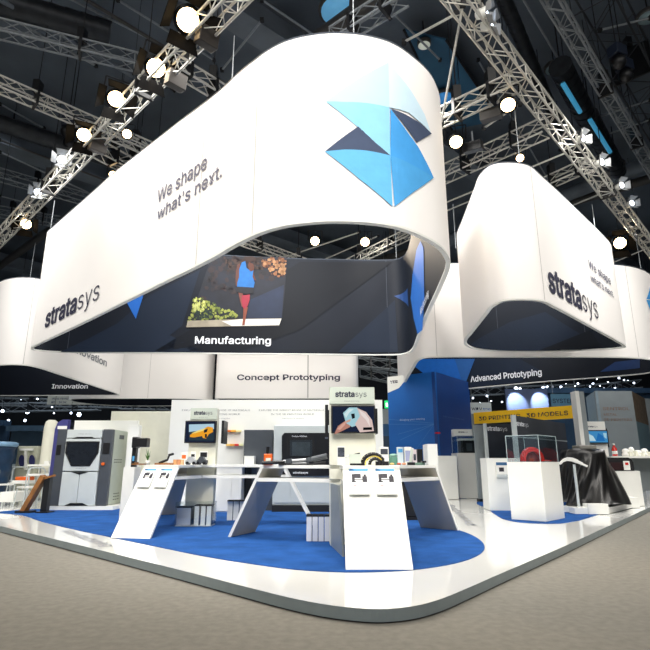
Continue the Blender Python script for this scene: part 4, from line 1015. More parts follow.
for x in (xa+.1,9.9,12.1): mb=MB(); mb.box(x,x+.06,15.0,15.6,DZ,1.28); mb.build('leg',M_lgrey,t)
mb=MB(); mb.box(8.2,12.2,15.6,15.65,.4,1.28); mb.build('back_panel',M_mgrey,t)
for i,(px,wd,hh,l) in enumerate(((626,.2,.2,'white printed model on the bench, nearest the red bottle'),(632,.16,.24,'tallest white printed model on the bench'),(638,.22,.16,'low white printed model on the bench, after the tallest'),(645,.2,.2,'white printed model on the bench, last before the picture edge'))):
    q=at_y(px,455,15.2); t=thing('white_model',l,'model',(q.x,15.2,1.33))
    mb=MB(); mb.lathe([(wd*.5,0),(wd*.55,hh*.3),(wd*.4,hh*.5),(wd*.48,hh*.75),(wd*.3,hh),(wd*.1,hh*1.05)],(q.x,15.2,1.33),9); mb.build('model_body',M_white,t)
    mb=MB(); mb.obox((q.x+wd*.3,15.12,1.33+hh*.3),(wd*.5,.1,hh*.6),rz=.4); mb.build('side_block',M_cream,t)
q=at_y(615,455,15.1); t=thing('red_bottle','red and white bottle at the near end of the bench','bottle',(q.x,15.1,1.33))
mb=MB(); mb.lathe([(.07,0),(.07,.2),(.03,.27),(.03,.3)],(q.x,15.1,1.33),12); mb.build('bottle_body',M_red,t); mb=MB(); mb.lathe([(.035,.3),(.035,.34)],(q.x,15.1,1.33),12); mb.build('cap',M_white,t)
mb=MB(); mb.lathe([(.072,.06),(.072,.14)],(q.x,15.1,1.33),12); mb.build('label_band',M_white,t)
q=at_y(611.5,455,15.0); t=thing('black_speaker','small black box behind the red bottle on the bench','box',(q.x,15.3,1.33)); mb=MB(); mb.box(q.x-.06,q.x+.05,15.25,15.35,1.33,1.6); mb.build('body',M_black,t,bevel=.01)
t=thing('curved_black_machine','low black machine with rounded shoulder below the bench','machine',(8,13.9,1.0))
Y=14.2; xa,xb=at_y(604,460,Y).x,at_y(633,460,Y).x; z0,z1=at_y(0,471,Y).z,at_y(0,457.5,Y).z
prof=[(xa,z0),(xb,z0),(xb,z1-.12),(xb-.04,z1-.04),(xb-.12,z1),(xa,z1)]
mb=MB(); mb.prism(prof,0,.6); mb.v=[Vector((v.x,Y+.6-v.z,v.y)) for v in mb.v]; mb.build('hood',M_blackm,t)
mb=MB(); mb.box(xa,xb-.1,Y-.02,Y,z0+.03,z1-.12); mb.build('dark_red_front',mat('dark_maroon','2c1719',.3),t)
t=pedestal('white pedestal under the low black curved machine',[(xa+.05,14.0),(xb+.02,14.0),(xb+.45,14.9),(xa+.45,14.9)],z0-.002)
t=thing('info_card','white info card with a small red picture, leaning on the black machine','card',(at_y(626,465,14.1).x,14.1,1.0))
q=at_y(626,465,14.1); mb=MB(); mb.box(q.x-.08,q.x+.08,14.06,14.075,at_y(0,470,14.1).z,at_y(0,461,14.1).z); cb=mb.build('card_sheet',M_white,t)
mb=MB(); mb.box(q.x-.04,q.x+.04,14.052,14.058,at_y(0,465,14.1).z,at_y(0,462.5,14.1).z); mb.build('picture_print',M_red,t)
t=thing('glass_shelf_case','long low glass cabinet with dark base beyond the white pedestal','cabinet',(11,16.2,DZ))
mb=MB(); mb.box(9.6,13,16.0,16.6,DZ,.75); mb.build('base',M_white,t); mb=MB(); mb.box(9.5,13,15.98,16.6,.75,.95); mb.build('dark_band',M_black,t)
mb=MB(); mb.box(9.6,13,15.97,15.98,.3,.4); mb.build('blue_stripe',M_bluew,t)

# ================================================================== NEIGHBOURING STANDS
t=thing('neighbour_stand','pale grey exhibition stand lettered Sentrol Metal 3D Printers','stand',(11.5,22,0))
z=at_y(0,391,21).z
pA=(at_y(586,400,23).x,23); pB=(at_y(596,400,21).x,21.0); pC=(at_y(633,400,21).x,21.0); pD=(at_y(645,400,23.5).x,23.5)
wallprism(pA,pB,0,z,.1,mat('blue_grey_board','8294a0',.6),t,'side_board')
wallprism(pB,pC,0,z,.1,M_gfab,t,'front_board')
wallprism(pC,pD,at_y(0,421,21).z,z,.1,mat('brown_brick_board','7b6a58',.7,var=.3,scale=6),t,'brown_board')
wallprism(pC,pD,0,at_y(0,421,21).z,.1,mat('blue_grey_board2','6f8c98',.6),t,'side_board')
wallprism(pD,(pD[0]+3,24),0,z,.1,M_gfab,t,'side_board')
w=plane_wall(pB,pC)
M_rust=mat('rust_ink','8d6a58',.6)
ltr(w,'SENTROL',(603,410.5),(629.5,409.8),(603,406.3),M_rust,t,.0); ltr(w,'METAL',(604,415.8),(617,415.5),(604,412.6),M_rust,t,.0); ltr(w,'3D PRINTERS',(604,421.3),(632,420.5),(604,417.8),M_rust,t,.0)
a=(at_y(474,420,24).x,24.0); b=(at_y(577,410,20.7).x,20.7)
t=thing('yellow_fascia_sign','yellow fascia sign lettered 3D Printing and 3D Models','sign',(8,22.4,2.8))
wallprism(a,b,2.84,3.33,.15,M_yellow,t,'sign_board')
w=plane_wall(a,b)
for x0,x1,txt in ((479,521,'3D PRINTING'),(527,569,'3D MODELS')):
    h0=w.hit(x0,420); h1=w.hit(x1,420); letter(w,[(txt,.007)],h0[0],2.97,h1[0],.24,M_ink,t,off=.01)
for p in (a,b,((a[0]+b[0])/2,(a[1]+b[1])/2)): mb=MB(); mb.box(p[0]-.05,p[0]+.05,p[1]+.15,p[1]+.25,0,3.3); mb.build('support_post',M_mgrey,t)
def board(label,px0,px1,y0,y1,Y,m,name='hanging_sign',text=None,ink=None,th=.1,cat='sign',group=None,to=14):
    xa,xb=at_y(px0,y0,Y).x,at_y(px1,y0,Y).x; za,zb_=at_y(0,y1,Y).z,at_y(0,y0,Y).z
    t=thing(name,label,cat,((xa+xb)/2,Y,za),group=group)
    mb=MB(); mb.box(xa,xb,Y,Y+th,za,zb_); mb.build('sign_board',m,t)
    if text:
        W=xb-xa;H=zb_-za
        for (s,u0,u1,v0,v1,ik) in text: letter(plane_wall((xa,Y),(xb,Y)),[(s,.01)],u0*W,za+v0*H,u1*W,(v1-v0)*H,ik,t,off=.01)
    mb=MB(); mb.tube((xa+.1,Y+.05,zb_),(xa+.1,Y+.05,to),.015,5); mb.tube((xb-.1,Y+.05,zb_),(xb-.1,Y+.05,to),.015,5); mb.build('hanging_wire',M_alud,t)
    return t
board('white sign lettered WDV with a blue half, above the yellow fascia',470,491,402.5,413.5,27,M_lgrey,text=[('WDV',.05,.55,.3,.65,M_ink),('tec',.6,.95,.3,.6,M_bluew)])
board('blue sign lettered Systems above the yellow fascia end',551,578,394,406,26,mat('dusty_blue_sign','5585a0',.6),text=[('SYSTEMS',.03,.97,.25,.75,M_ink)])
lw=board('dark blue-grey board washed by two white spots of light',505,547,389,411,29,mat('washed_board','5a6684',.7),name='lit_board',cat='board')
for px in (516,540):
    q=at_y(px,387,28.2); l=bpy.data.lights.new('board_wash','SPOT'); l.energy=500; l.color=(.75,.85,1); l.spot_size=R(60); l.spot_blend=.6; o=bpy.data.objects.new('board_wash',l); C.objects.link(o); o.location=q
    o.rotation_euler=(Vector(at_y(px,402,29))-q).to_track_quat('-Z','Y').to_euler()
# exit sign
t=thing('exit_sign','small green and white lit emergency exit sign under the roof','exit sign',at_y(388,405,28))
q=at_y(388,404.5,28); mb=MB(); mb.box(q.x-.18,q.x+.18,27.95,28.05,q.z-.2,q.z+.2); mb.build('sign_box',mat('exit_green','18b060',.4,emit=1.6,ecol='18c060'),t)
mb=MB(); mb.box(q.x-.12,q.x-.02,27.94,27.95,q.z-.12,q.z+.08); mb.obox((q.x+.08,27.945,q.z),(.1,.01,.12),ry=.6); mb.build('white_pictogram',mat('exit_white','e8fff0',.4,emit=2),t)
mb=MB(); mb.tube((q.x,28,q.z+.2),(q.x,28,14),.01,5); mb.build('hanging_wire',M_alud,t)
# grey low backdrop between display wall and blue wall
t=thing('distant_booth','grey and blue booth front far behind the gap beside the blue wall','booth',(2.2,26,0))
for (x0,x1,y0,y1,m) in ((378,392,409,424,M_mgrey),(378,392,424,436,mat('petrol_board','1f4f78',.6)),(378,392,436,470,mat('dark_teal_board','1c3448',.6))):
    mb=MB(); mb.box(at_y(x0,y0,26).x,at_y(x1,y0,26).x,26,26.3,0 if y1==470 else at_y(0,y1,26).z,at_y(0,y0,26).z); mb.build('front_panel',m,t)
# far booths: a row of boxes along the hall
booths=[(-24,31,-18.2,3.2,'37506a','far booth with blue-grey front seen over the ribbed blue tub'),(-18,31,-15.4,2.9,'4b6274','far grey-blue booth behind the machine with two oval windows'),(-15.2,30,-11.6,3.0,'2a2c36','far dark booth behind the cream pillar'),
 (-11,33,-8.2,3.3,'35445a','far dark blue booth between pillar and display wall'),(2.6,36,6.5,3.4,'2c3b52','far booth behind the blue wall'),(7.5,34,12,3.2,'3c4450','far booth behind the yellow fascia'),(13,33,21,5.3,'36506a','far blue-grey booth past the Sentrol stand')]
for x0,Y,x1,h,c,l in booths:
    t=thing('distant_booth',l,'booth',((x0+x1)/2,Y,0)); m=mat('booth_'+c,c,.7,var=.2,scale=1)
    mb=MB(); mb.box(x0,x1,Y,Y+.2,0,h); mb.build('back_panel',m,t); mb=MB(); mb.box(x0,x1,Y-.6,Y+.2,h,h+.3); mb.build('fascia',mat('booth_fascia_'+c,c,.5,var=.3,scale=2),t)
    mb=MB(); mb.box(x0+.6,x0+1.8,Y-.5,Y-.1,0,1.1); mb.build('counter',M_lgrey,t)
board('beige sign with dark lettering hanging over the far booths',48,92,395.5,404.5,30,mat('beige_sign','b9b6a8',.6),text=[('MESSE FRANKFURT',.1,.6,.55,.85,M_ink2),('P  XX',.1,.45,.15,.45,M_ink2)])

# ------------------------------------------------------------------ left background furniture
def pil(px0,px1,ytop,Y,m,label,name='rounded_pillar'):
    xa,xb=at_y(px0,440,Y).x,at_y(px1,440,Y).x; zt=at_y(0,ytop,Y).z; c=((xa+xb)/2,Y,DZ); r=(xb-xa)/2
    t=thing(name,label,'pillar',c); mb=MB(); mb.lathe([(r*.96,0),(r,.1),(r,zt-DZ-.25),(r*.85,zt-DZ-.06),(r*.5,zt-DZ)],c,20); mb.build('shaft',m,t)
    mb=MB(); mb.lathe([(r*1.05,0),(r*1.05,.06)],c,20); mb.build('base_ring',M_lgrey,t)
pil(43,56,420,16.5,M_cream,'tall cream rounded pillar beside the grey printer')
t=thing('purple_panel','tall purple-blue rounded panel squeezed between cream pillar and grey printer','panel',(-7.0,14.2,DZ))
xa,xb=at_y(53.5,440,14.2).x,at_y(66,440,14.2).x; zt=at_y(0,419.5,14.2).z
mb=MB(); mb.prism([(xa,DZ),(xb,DZ),(xb,zt),(xa+.18,zt),(xa+.05,zt-.08),(xa,zt-.25)],0,.15); mb.v=[Vector((v.x,14.35-v.z,v.y)) for v in mb.v]; mb.build('board',M_purple,t)
mb=MB(); mb.box(xa+.08,xa+.32,14.17,14.2,zt-.25,zt-.17); mb.build('white_label',M_white,t)
t=thing('leaning_board','orange-brown varnished board leaning by the deck edge','board',at_z(23,512,DZ))
a=at_z(23,513,DZ); Y=a.y; b=at_y(44.5,476,Y)
d=(b-a).normalized(); n=Vector((-d.z,0,d.x))
mb=MB(); mb.hexa([a-n*.05+Vector((0,-.1,0)),a+n*.05+Vector((0,-.1,0)),a+n*.05+Vector((0,.1,0)),a-n*.05+Vector((0,.1,0)),b-n*.05+Vector((0,-.1,0)),b+n*.05+Vector((0,-.1,0)),b+n*.05+Vector((0,.1,0)),b-n*.05+Vector((0,.1,0))])
mb.v=[Vector((v.x,v.y,max(v.z,DZ+.001))) for v in mb.v]
mb.build('plank',M_wood,t)
mb=MB(); mb.box(a.x-.12,a.x+.22,Y-.12,Y+.12,DZ+.001,DZ+.05); mb.build('dark_foot',M_blackm,t)
t=thing('black_stand','black upright stand holding up the leaning brown board','stand',(b.x+.1,Y+.05,DZ))
x0=b.x+.02
mb=MB(); mb.box(x0,x0+.13,Y-.04,Y+.1,DZ+.03,at_y(0,478,Y).z); mb.build('post',M_black,t)
mb=MB(); mb.box(x0-.06,x0+.2,Y-.12,Y+.2,DZ,DZ+.03); mb.build('base',M_black,t)
mb=MB(); mb.obox((x0+.1,Y,at_y(0,477,Y).z),(.22,.1,.04),ry=-.3); mb.build('top_clip',M_wood,t)
def table(px0,px1,y,Y,label,name='white_table',legs=True,depth=.7,th=.05,zmax=None):
    xa,xb=at_y(px0,y,Y).x,at_y(px1,y,Y).x; z=at_y(0,y,Y).z
    t=thing(name,label,'table',((xa+xb)/2,Y,0)); z0=DZ if Y<26 and (xa+xb)/2>-14 else 0
    mb=MB(); mb.box(xa,xb,Y,Y+depth,z-th,z); mb.build('table_top',M_white,t,bevel=.01)
    for x in (xa+.06,xb-.06):
        for yy in (Y+.06,Y+depth-.06): mb=MB(); mb.tube((x,yy,z0),(x,yy,z-th),.022,8); mb.build('leg',M_lgrey,t)
    return t
table(27,51,464.5,15.5,'small white high table beside the cream pillar')
table(26,51,474,14.7,'lower white table in front of the cream pillar',depth=.5)
table(0,14,492,14.2,'white table cut by the picture edge, nearest the aisle',depth=.8,th=.25)
def chair(cx,cy,rz,label,seatz=.48):
    t=thing('white_chair',label,'chair',(cx,cy,DZ),rz,'white tube chairs by the left edge')
    mb=MB(); mb.box(-.22,.22,-.22,.22,seatz-.04,seatz); mb.build('seat',M_white,t,local=True,bevel=.01)
    mb=MB()
    pts=[(-.22,.22,seatz),(-.22,.25,.85),(-.15,.26,.93),(.15,.26,.93),(.22,.25,.85),(.22,.22,seatz)]
    mb.path(pts,.016,8); mb.build('back_frame',M_lgrey,t,local=True)
    for sx in (-1,1):
        for sy in (-1,1): mb=MB(); mb.tube((sx*.2,sy*.2,seatz-.03),(sx*.23,sy*.25,0),.014,8); mb.build('leg',M_lgrey,t,local=True)
    return t
ch0=chair(-9.1,15.7,2.4,'white tube chair nearest the picture edge')
for i,(px,Y,rz,l) in enumerate(((20,16.8,.3,'white tube chair in front of the machine with oval windows'),(33,14.0,-2.2,'white tube chair just behind the leaning brown board'),(12,19.0,.2,'white tube chair in front of the ribbed blue tub'))):
    o=copy_tree(ch0); o.location=(X(px,Y),Y,DZ); o.rotation_euler=(0,0,rz); o['label']=l
t=thing('oval_window_machine','pale machine with two oval dark windows and a white T-shaped handle','machine',(at_y(26,470,17.5).x,17.8,DZ))
Y=17.5
def sq(px,th,m,name,par,base=0): return solid(Y,px,th,m,par,name,base=base)
xa,xb=at_y(15.5,460,Y).x,at_y(36.5,460,Y).x; zt=at_y(0,446,Y).z
mb=MB(); mb.box(xa,xb,Y,Y+.9,DZ,zt); mb.build('body',mat('pale_khaki_shell','b9bba6',.5),t,bevel=.05)
def ell(cx,cy,rx,ry,n=18): return [(cx+rx*math.cos(2*PI*i/n),cy+ry*math.sin(2*PI*i/n)) for i in range(n)]
for cx in (21.8,32):
    f=sq(ell(cx,461,4.2,8),.03,mat('khaki_ring','9c9d8a',.5),'window_ring',t); solid(Y-.03,ell(cx,461,3,6.2),.01,mat('violet_dark_window','34355c',.15),f,'oval_window')
hd=sq(rec(25.6,27.6,450,470),.08,M_white,'upright_handle',t); sq(rec(21,34,448.6,450.6),.1,M_white,'cross_bar',t)
t=thing('ribbed_tub','large ribbed blue tub at the picture edge','tub',(at_y(0,460,16.5).x,16.8,DZ))
c=(at_y(-9,460,16.8).x,16.8,DZ); r=abs(at_y(12,460,16.8).x-c[0]); z=at_y(0,443,16.8).z-DZ
prof=[]
for i in range(15):
    v=i/14; prof.append((r*(.82+.16*v)+.02*math.sin(v*26),z*v*.93))
mb=MB(); mb.lathe(prof,c,28); mb.build('tub_wall',mat('ribbed_blue_plastic','1f3a58',.35,var=.2),t)
mb=MB(); mb.lathe([(r*1.0,z*.93),(r*1.06,z*.95),(r*1.06,z),(r*.95,z*1.02)],c,28); mb.build('pale_rim',mat('pale_blue_rim','86aed0',.35),t)
t=thing('orange_cushion','small orange-red item on the white tables by the oval-window machine','box',(at_y(24,477,15.9).x,15.9,.8))
q=at_y(24,477.5,15.6); 
table(12,30,480.5,15.4,'white rounded table under the orange item',th=.09)
q=at_y(24,480.5,15.5); mb=MB(); mb.box(at_y(17,478,15.6).x,at_y(31,478,15.6).x,15.5,15.8,at_y(0,480.5,15.4).z,at_y(0,476.8,15.5).z); mb.build('body',M_orange,t,bevel=.02); mb=MB(); mb.box(q.x-.05,q.x+.1,15.55,15.7,at_y(0,477,15.5).z,at_y(0,476,15.5).z); mb.build('pale_clip',M_cream,t)
t=thing('green_counter','dark green low counter behind the small white high table','counter',(at_y(35,475,18).x,18.2,DZ))
mb=MB(); mb.box(at_y(12,475,18).x,at_y(42,475,18).x,18.5,19,DZ,.95); mb.build('front',mat('bottle_green','2f5a4a',.6),t); mb=MB(); mb.box(at_y(12,475,18).x,at_y(42,475,18).x,18.45,19,.95,1.0); mb.build('top',M_white,t)
sbox(44,49,461,15.6,.1,'small_plate','small white plate with a dark part on the high table','plate',M_white,z=at_y(0,464.5,15.5).z)
# ================================================================== TRUSSES
def truss(label,p0,p1,w=.40,step=.5,m=None,r=.025,h=None,roll=0,chords=4,hang=(.3,.75),name='lighting_truss',group=None,ztop=13.97):
    m=m or M_alu; h=h or w
    p0,p1=Vector(p0),Vector(p1); d=(p1-p0); L=d.length; e=d.normalized(); s=Vector((-e.y,e.x,0)).normalized(); u=Vector((0,0,1))
    t=thing(name,label,'truss',(p0+p1)/2,group=group)
    if chords==4: K=[(-1,-1),(1,-1),(1,1),(-1,1)]
    elif chords==3: K=[(-1,1),(1,1),(0,-1)]
    else: K=[(0,-1),(0,1)]
    off=[s*a*w/2+u*b*h/2 for a,b in K]
    for o in off: mb=MB(); mb.tube(p0+o,p1+o,r,8); mb.build('chord',m,t)
    mb=MB(); n=max(2,int(L/step)); F=len(off) if len(off)>2 else 1
    for k in range(n):
        a=p0+d*k/n; b=p0+d*(k+1)/n
        for f in range(F):
            o1,o2=off[f],off[(f+1)%len(off)]
            if k%2: o1,o2=o2,o1
            mb.tube(a+o1,b+o2,r*.45,5,cap=False)
            if k%4==0: mb.tube(a+o1,a+o2,r*.45,5,cap=False)
    mb.build('bracing',m,t)
    for f in hang:
        c=p0+d*f; mb=MB(); mb.tube(c+u*h/2,Vector((c.x,c.y,ztop)),.012,5); mb.build('hoist_chain',M_blackm,t)
        mb=MB(); mb.obox(c+u*(h/2+.22),(.16,.22,.34)); mb.obox(c,(w+.08,.06,h+.08),rz=math.atan2(e.y,e.x)+PI/2); mb.build('hoist_motor',M_black,t)
    return t
def Z3(x,y,z): return tuple(at_z(x,y,z))
zT=8.3
TA,TB=Z3(-8,246,zT),Z3(236,-6,zT)
d=(Vector(TB)-Vector(TA)); TA=tuple(Vector(TA)-d*.25); TB2=tuple(Vector(TB)+d*.04)
truss('bright box truss carrying the warm floodlights along the big banner',TA,TB2,.31,.36,hang=(.2,.5,.8))
TC,TD=Z3(454,-8,zT),Z3(634,226,zT)
d2=Vector(TD)-Vector(TC)
truss('bright box truss running above the banner over the glass pedestals',tuple(Vector(TC)-d2*.04),tuple(Vector(TD)+d2*1.2),.31,.36,hang=(.35,.7))
truss('dull grey box truss farther out past the small white spotlights',Z3(545,-12,10.5),Z3(668,196,10.5),.28,.36,M_alud,hang=(.35,.62))
truss('dark flat roof truss beyond the dull grey box truss',Z3(578,-10,12.5),Z3(662,140,12.5),1.6,1.4,M_blackm,r=.05,chords=2,h=.1) if False else truss('dark wide roof truss beyond the dull grey box truss',Z3(590,-10,12.8),Z3(690,170,12.8),1.0,1.0,mat('dark_truss_paint','33373b',.6),r=.03)
truss('upper bluish box truss crossing the dark roof corner',Z3(-20,24,10.8),Z3(152,66,10.8),.32,.4,M_alud,hang=(.56,))
truss('lower box truss crossing toward the warm floodlights',Z3(-20,76,10),Z3(152,150,10),.3,.36,M_alu,hang=(.28,))
truss('short cross truss between big banner and the outer bright truss, the upper one',Z3(436,120,zT),Z3(512,84,zT),.29,.36)
truss('thin cross truss behind the small banner top',Z3(436,178,9.5),Z3(545,128,9.5),.4,.4)
truss('thin cross truss hidden partly by the small banner, reaching the outer truss',Z3(536,188,9.3),Z3(594,162,9.3),.29,.36)
truss('box truss seen through the big banner opening, sloping toward its seam',Z3(230,236,9),Z3(318,268,9),.29,.36)
truss('box truss seen through the big banner opening, next to the blue lining',Z3(340,268,9),Z3(412,232,9),.29,.36)
truss('box truss glimpsed above the top of the big banner',Z3(334,38,9.2),Z3(404,-6,9.2),.29,.36,M_alud)
truss('box truss meeting the floodlight truss from the hall side',Z3(120,140,10.5),Z3(168,166,10.5),.4,.4)
truss('cross truss disappearing behind the big banner edge near the floodlights',Z3(170,62,9.4),Z3(226,96,9.4),.29,.36)
truss('flat cross truss low behind the big banner near the left lamps',Z3(96,148,10),Z3(150,178,10),.4,.4)
truss('far horizontal truss above the Innovation banner',Z3(-10,172,12),Z3(130,212,12),.4,.5,M_alud)
truss('far horizontal truss nearest the top of the Innovation banner',Z3(-10,210,12),Z3(60,222,12),.4,.5,M_alud)
# single bright pipes
def pipe(label,a,b,r=.025,m=None,name='rigging_pipe',group=None):
    t=thing(name,label,'pipe',(Vector(a)+Vector(b))/2,group=group); mb=MB(); mb.tube(a,b,r,8); mb.build('tube',m or M_alu,t)
    for q in (a,b): mb=MB(); mb.obox(q,(.09,.09,.09)); mb.build('end_clamp',M_blackm,t)
pipe('thin bright pipe rising from the big banner rim to the outer truss',Z3(441,124,zT-.9),Z3(463,4,zT),.022)
pipe('horizontal bright pipe above the small banner, upper one',Z3(440,205,9.2),Z3(568,152,9.2))
pipe('horizontal bright pipe beside the big banner edge, lowest',Z3(444,212,9.6),Z3(470,201,9.6))
pipe('thin bright pipe crossing toward the big banner top corner',Z3(404,42,9.4),Z3(456,14,9.4))
pipe('bright pipe between outer truss and banner flank, long one',Z3(566,208,9.2),Z3(610,190,9.2))
pipe('bright pipe near the far white spotlights, lower one',Z3(612,263,9.2),Z3(655,245,9.2))
pipe('bright pipe from outer truss down past the lamp by the small banner',Z3(484,128,9),Z3(520,104,9))
pipe('dull pipe through the upper corner of the roof',Z3(0,140,12.5),Z3(120,186,12.5),.04,M_pipe)
pipe('long pale pipe under the dark roof above floodlights',Z3(80,-4,12.8),Z3(245,96,12.8),.05,M_pipe)
pipe('dark thick pipe parallel to the long pale pipe',Z3(-10,-6,12.4),Z3(140,80,12.4),.07,M_beam)
pipe('pale pipe inside the big banner opening crossing the lamps',Z3(270,262,10),Z3(360,232,10),.03)
pipe('bright pipe inside the big banner opening by the second lamp',Z3(300,270,10),Z3(378,236,10),.03)
for i,(a,b,z) in enumerate((((0,12),(96,66),12.6),((0,104),(44,128),12.6),((60,-6),(176,52),12.9),((0,152),(96,196),12.2),((118,0),(214,60),12.9),((262,0),(330,46),12.6),((222,70),(262,20),11.5),((380,0),(440,60),12.9),((478,60),(560,200),12.9),((520,-6),(600,130),12.7),((560,150),(650,120),12.4),((600,30),(650,18),12.4),((590,120),(650,100),12.6),((0,196),(40,206),12.3))):
    pipe('thin dull metal rod running high up under the dark hall roof',Z3(*a,z),Z3(*b,z),.03,M_alud,name='roof_rod',group='thin rods under the hall roof')
# ------------------------------------------------------------------ lamps
def flood(label,px,py,z,target,size=1.0,lens=M_lampw,doors=True,energy=0,col=(1,.82,.6),group='warm floodlights on the near truss',name='floodlight',spot=75,body=None):
    P=Vector(Z3(px,py,z)); T=Vector(target); q=(T-P).to_track_quat('Z','Y'); M=Matrix.Translation(P)@q.to_matrix().to_4x4()
    t=thing(name,label,'lamp',P,group=group)
    body=body or M_black; s=size
    mb=MB(); mb.lathe([(.06*s,-.32*s),(.13*s,-.28*s),(.15*s,-.05*s),(.165*s,0)],(0,0,0),16,M=M); mb.build('housing',body,t)
    mb=MB(); mb.lathe([(.001,.004*s),(.09*s,.004*s),(.125*s,.0)],(0,0,0),16,M=M); mb.build('lens',lens,t)
    mb=MB()
    pts=[M@Vector((x*s,y*s,zz*s)) for x,y,zz in ((-.2,0,-.12),(-.2,.28,-.12),(.2,.28,-.12),(.2,0,-.12))]; mb.path(pts,.012*s,6); mb.build('yoke',M_blackm,t)
    if doors:
        for k in range(4):
            a=k*PI/2+PI/4*0; d=Vector((math.cos(a),math.sin(a),0)); qv=Vector((-d.y,d.x,0))
            b0=[d*.165*s-qv*.15*s,d*.165*s+qv*.15*s]; b1=[d*.30*s+qv*.19*s+Vector((0,0,.17*s)),d*.30*s-qv*.19*s+Vector((0,0,.17*s))]
            vs=[M@v for v in b0+b1]; n=(vs[1]-vs[0]).cross(vs[2]-vs[0]).normalized()*.004
            mb=MB(); mb.hexa([v-n for v in vs]+[v+n for v in vs]); mb.build('barn_door',mat('door_white','8f9192',.6) if body is not M_black else mat('door_black','040405',.9,spec=.1),t)
    if not doors or 'past' in (group or ''):
        mb=MB(); mb.tube(P,(P.x,P.y,13.97),.008,5); mb.build('safety_cable',M_blackm,t)
    if energy:
        l=bpy.data.lights.new('lamp_beam','SPOT'); l.energy=energy; l.color=col; l.spot_size=R(spot); l.spot_blend=.5; l.shadow_soft_size=.12*s
        o=bpy.data.objects.new('lamp_beam',l); C.objects.link(o); o.location=P+(T-P).normalized()*.36*s; o.rotation_euler=(T-P).to_track_quat('-Z','Y').to_euler()
    return t
face=Vector((-3.2,8.9,5.6))
FL=1
tg=lambda x,y,z:(x,y,z)
import itertools
nm=['first','second','third','fourth']
flood('warm floodlight nearest the top of the frame on the near truss',188,20,8.35,(0,4.5,4.6),1.5,energy=260,name='floodlight')
flood('warm floodlight next below the topmost one on the near truss',156,68,8.35,(-1,5.5,4.4),1.35,energy=240)
flood('warm floodlight third along the near truss from the top',116,99,8.35,(-2.2,6,4.2),1.25,energy=240)
flood('warm floodlight fourth along the near truss, above the white spotlights',84,135,8.35,(-4,7.5,4.4),1.2,energy=200)
flood('warm floodlight lowest on the near truss, close to the picture edge',26,224,8.35,(-6,7,3),1.2,energy=200)
flood('cool white spotlight on the near truss, upper of the pair',62,160,8.3,(-3,4,7.5),.75,M_lampc,body=M_white,group='white spotlights on the trusses',name='spotlight')
flood('cool white spotlight on the near truss, lower of the pair',38,192,8.3,(-4,5,7.6),.75,M_lampc,body=M_white,group='white spotlights on the trusses',name='spotlight')
flood('small lamp under the near truss beside the big banner edge, upper',127,134,9.4,(-3,5,5),.9,doors=False,group='small lamps behind the near truss',name='spotlight')
flood('small lamp under the near truss beside the big banner edge, lower',113,175,9.6,(-3,5,4),.9,doors=False,group='small lamps behind the near truss',name='spotlight')
flood('warm floodlight on the cross truss nearest the outer truss joint',508,105,8.0,(2.2,5,1.5),1.1,doors=False,energy=250,group='floodlights above the small banner')
flood('warm floodlight on the cross truss next to the big banner edge',456,142,8.0,(1.5,4.5,.5),1.1,doors=False,energy=200,group='floodlights above the small banner')
flood('lamp glowing just above the small banner top',520,158,9.3,(3,5,3),.8,doors=False,group='floodlights above the small banner')
flood('warm lamp inside the big banner opening, nearer its seam',315,241,9.2,(-.5,3,0),1.3,doors=False,energy=300,group='lamps seen through the big banner')
flood('warm lamp inside the big banner opening, nearer the blue lining',365,242,9.2,(.5,3,0),1.3,doors=False,energy=300,group='lamps seen through the big banner')
for i,(x,y,l) in enumerate(((487,12,'white barn-door spotlight at the top of the outer truss'),(492,24,'white boxy lamp right under the topmost spotlight of the outer truss'),(518,26,None),(583,138,'white barn-door spotlight midway down the outer truss'),(602,162,'white spotlight just below the midway one on the outer truss'),(622,185,'white spotlight third from the bottom of the outer truss'),(632,203,'white spotlight lowest on the outer truss'))):
    if l: flood(l,x,y,8.3,(x/60.,4.2,7.6),.6,M_lampc,body=M_white,group='white spotlights on the trusses',name='spotlight')
flood('big glaring warm floodlight past the end of the small banner',620,243,8.2,(7,8,3.5),1.5,energy=250,group='floodlights past the small banner')
flood('warm floodlight low at the picture edge past the small banner',648,284,8.2,(8,8,3),1.3,energy=150,group='floodlights past the small banner')
# video projectors and control boxes above the small banner
for i,(x,y,l) in enumerate(((491,115,'grey projector box beside the warm floodlight near the truss joint'),(473,147,'dark projector box hanging over the small banner'))):
    P=Vector(Z3(x,y,8.1)); t=thing('projector',l,'projector',P); mb=MB(); mb.obox(P,(.42,.3,.2),rz=-.5,rx=.3); mb.build('case',mat('projector_grey','4a4642',.5) if i==0 else M_black,t,bevel=.01)
    mb=MB(); mb.obox(P+Vector((.05,-.14,-.02)),(.12,.06,.1),rz=-.5,rx=.3); mb.build('blue_display',mat('blue_led_panel','3a5fae',.3,emit=.5,ecol='4a78d0'),t); mb=MB(); mb.tube(P+Vector((0,0,.1)),P+Vector((0,0,.4)),.02,6); mb.build('clamp_pole',M_alud,t)
# dimmer boxes on near truss
for i,(x,y,l) in enumerate(((207,38,'brown-lit dimmer box under the topmost floodlight'),(176,80,'brown-lit dimmer box under the second floodlight'),(98,146,'brown-lit flat box under the fourth floodlight'))):
    P=Vector(Z3(x,y,8.1)); t=thing('dimmer_box',l,'box',P); mb=MB(); mb.obox(P,(.36,.2,.3),rz=.8,rx=.2); mb.build('case',mat('warm_metal_case','2b2622',.5,.3),t,bevel=.01); mb=MB(); mb.tube(P,P+Vector((0,.1,.3)),.015,6); mb.build('hook',M_blackm,t)
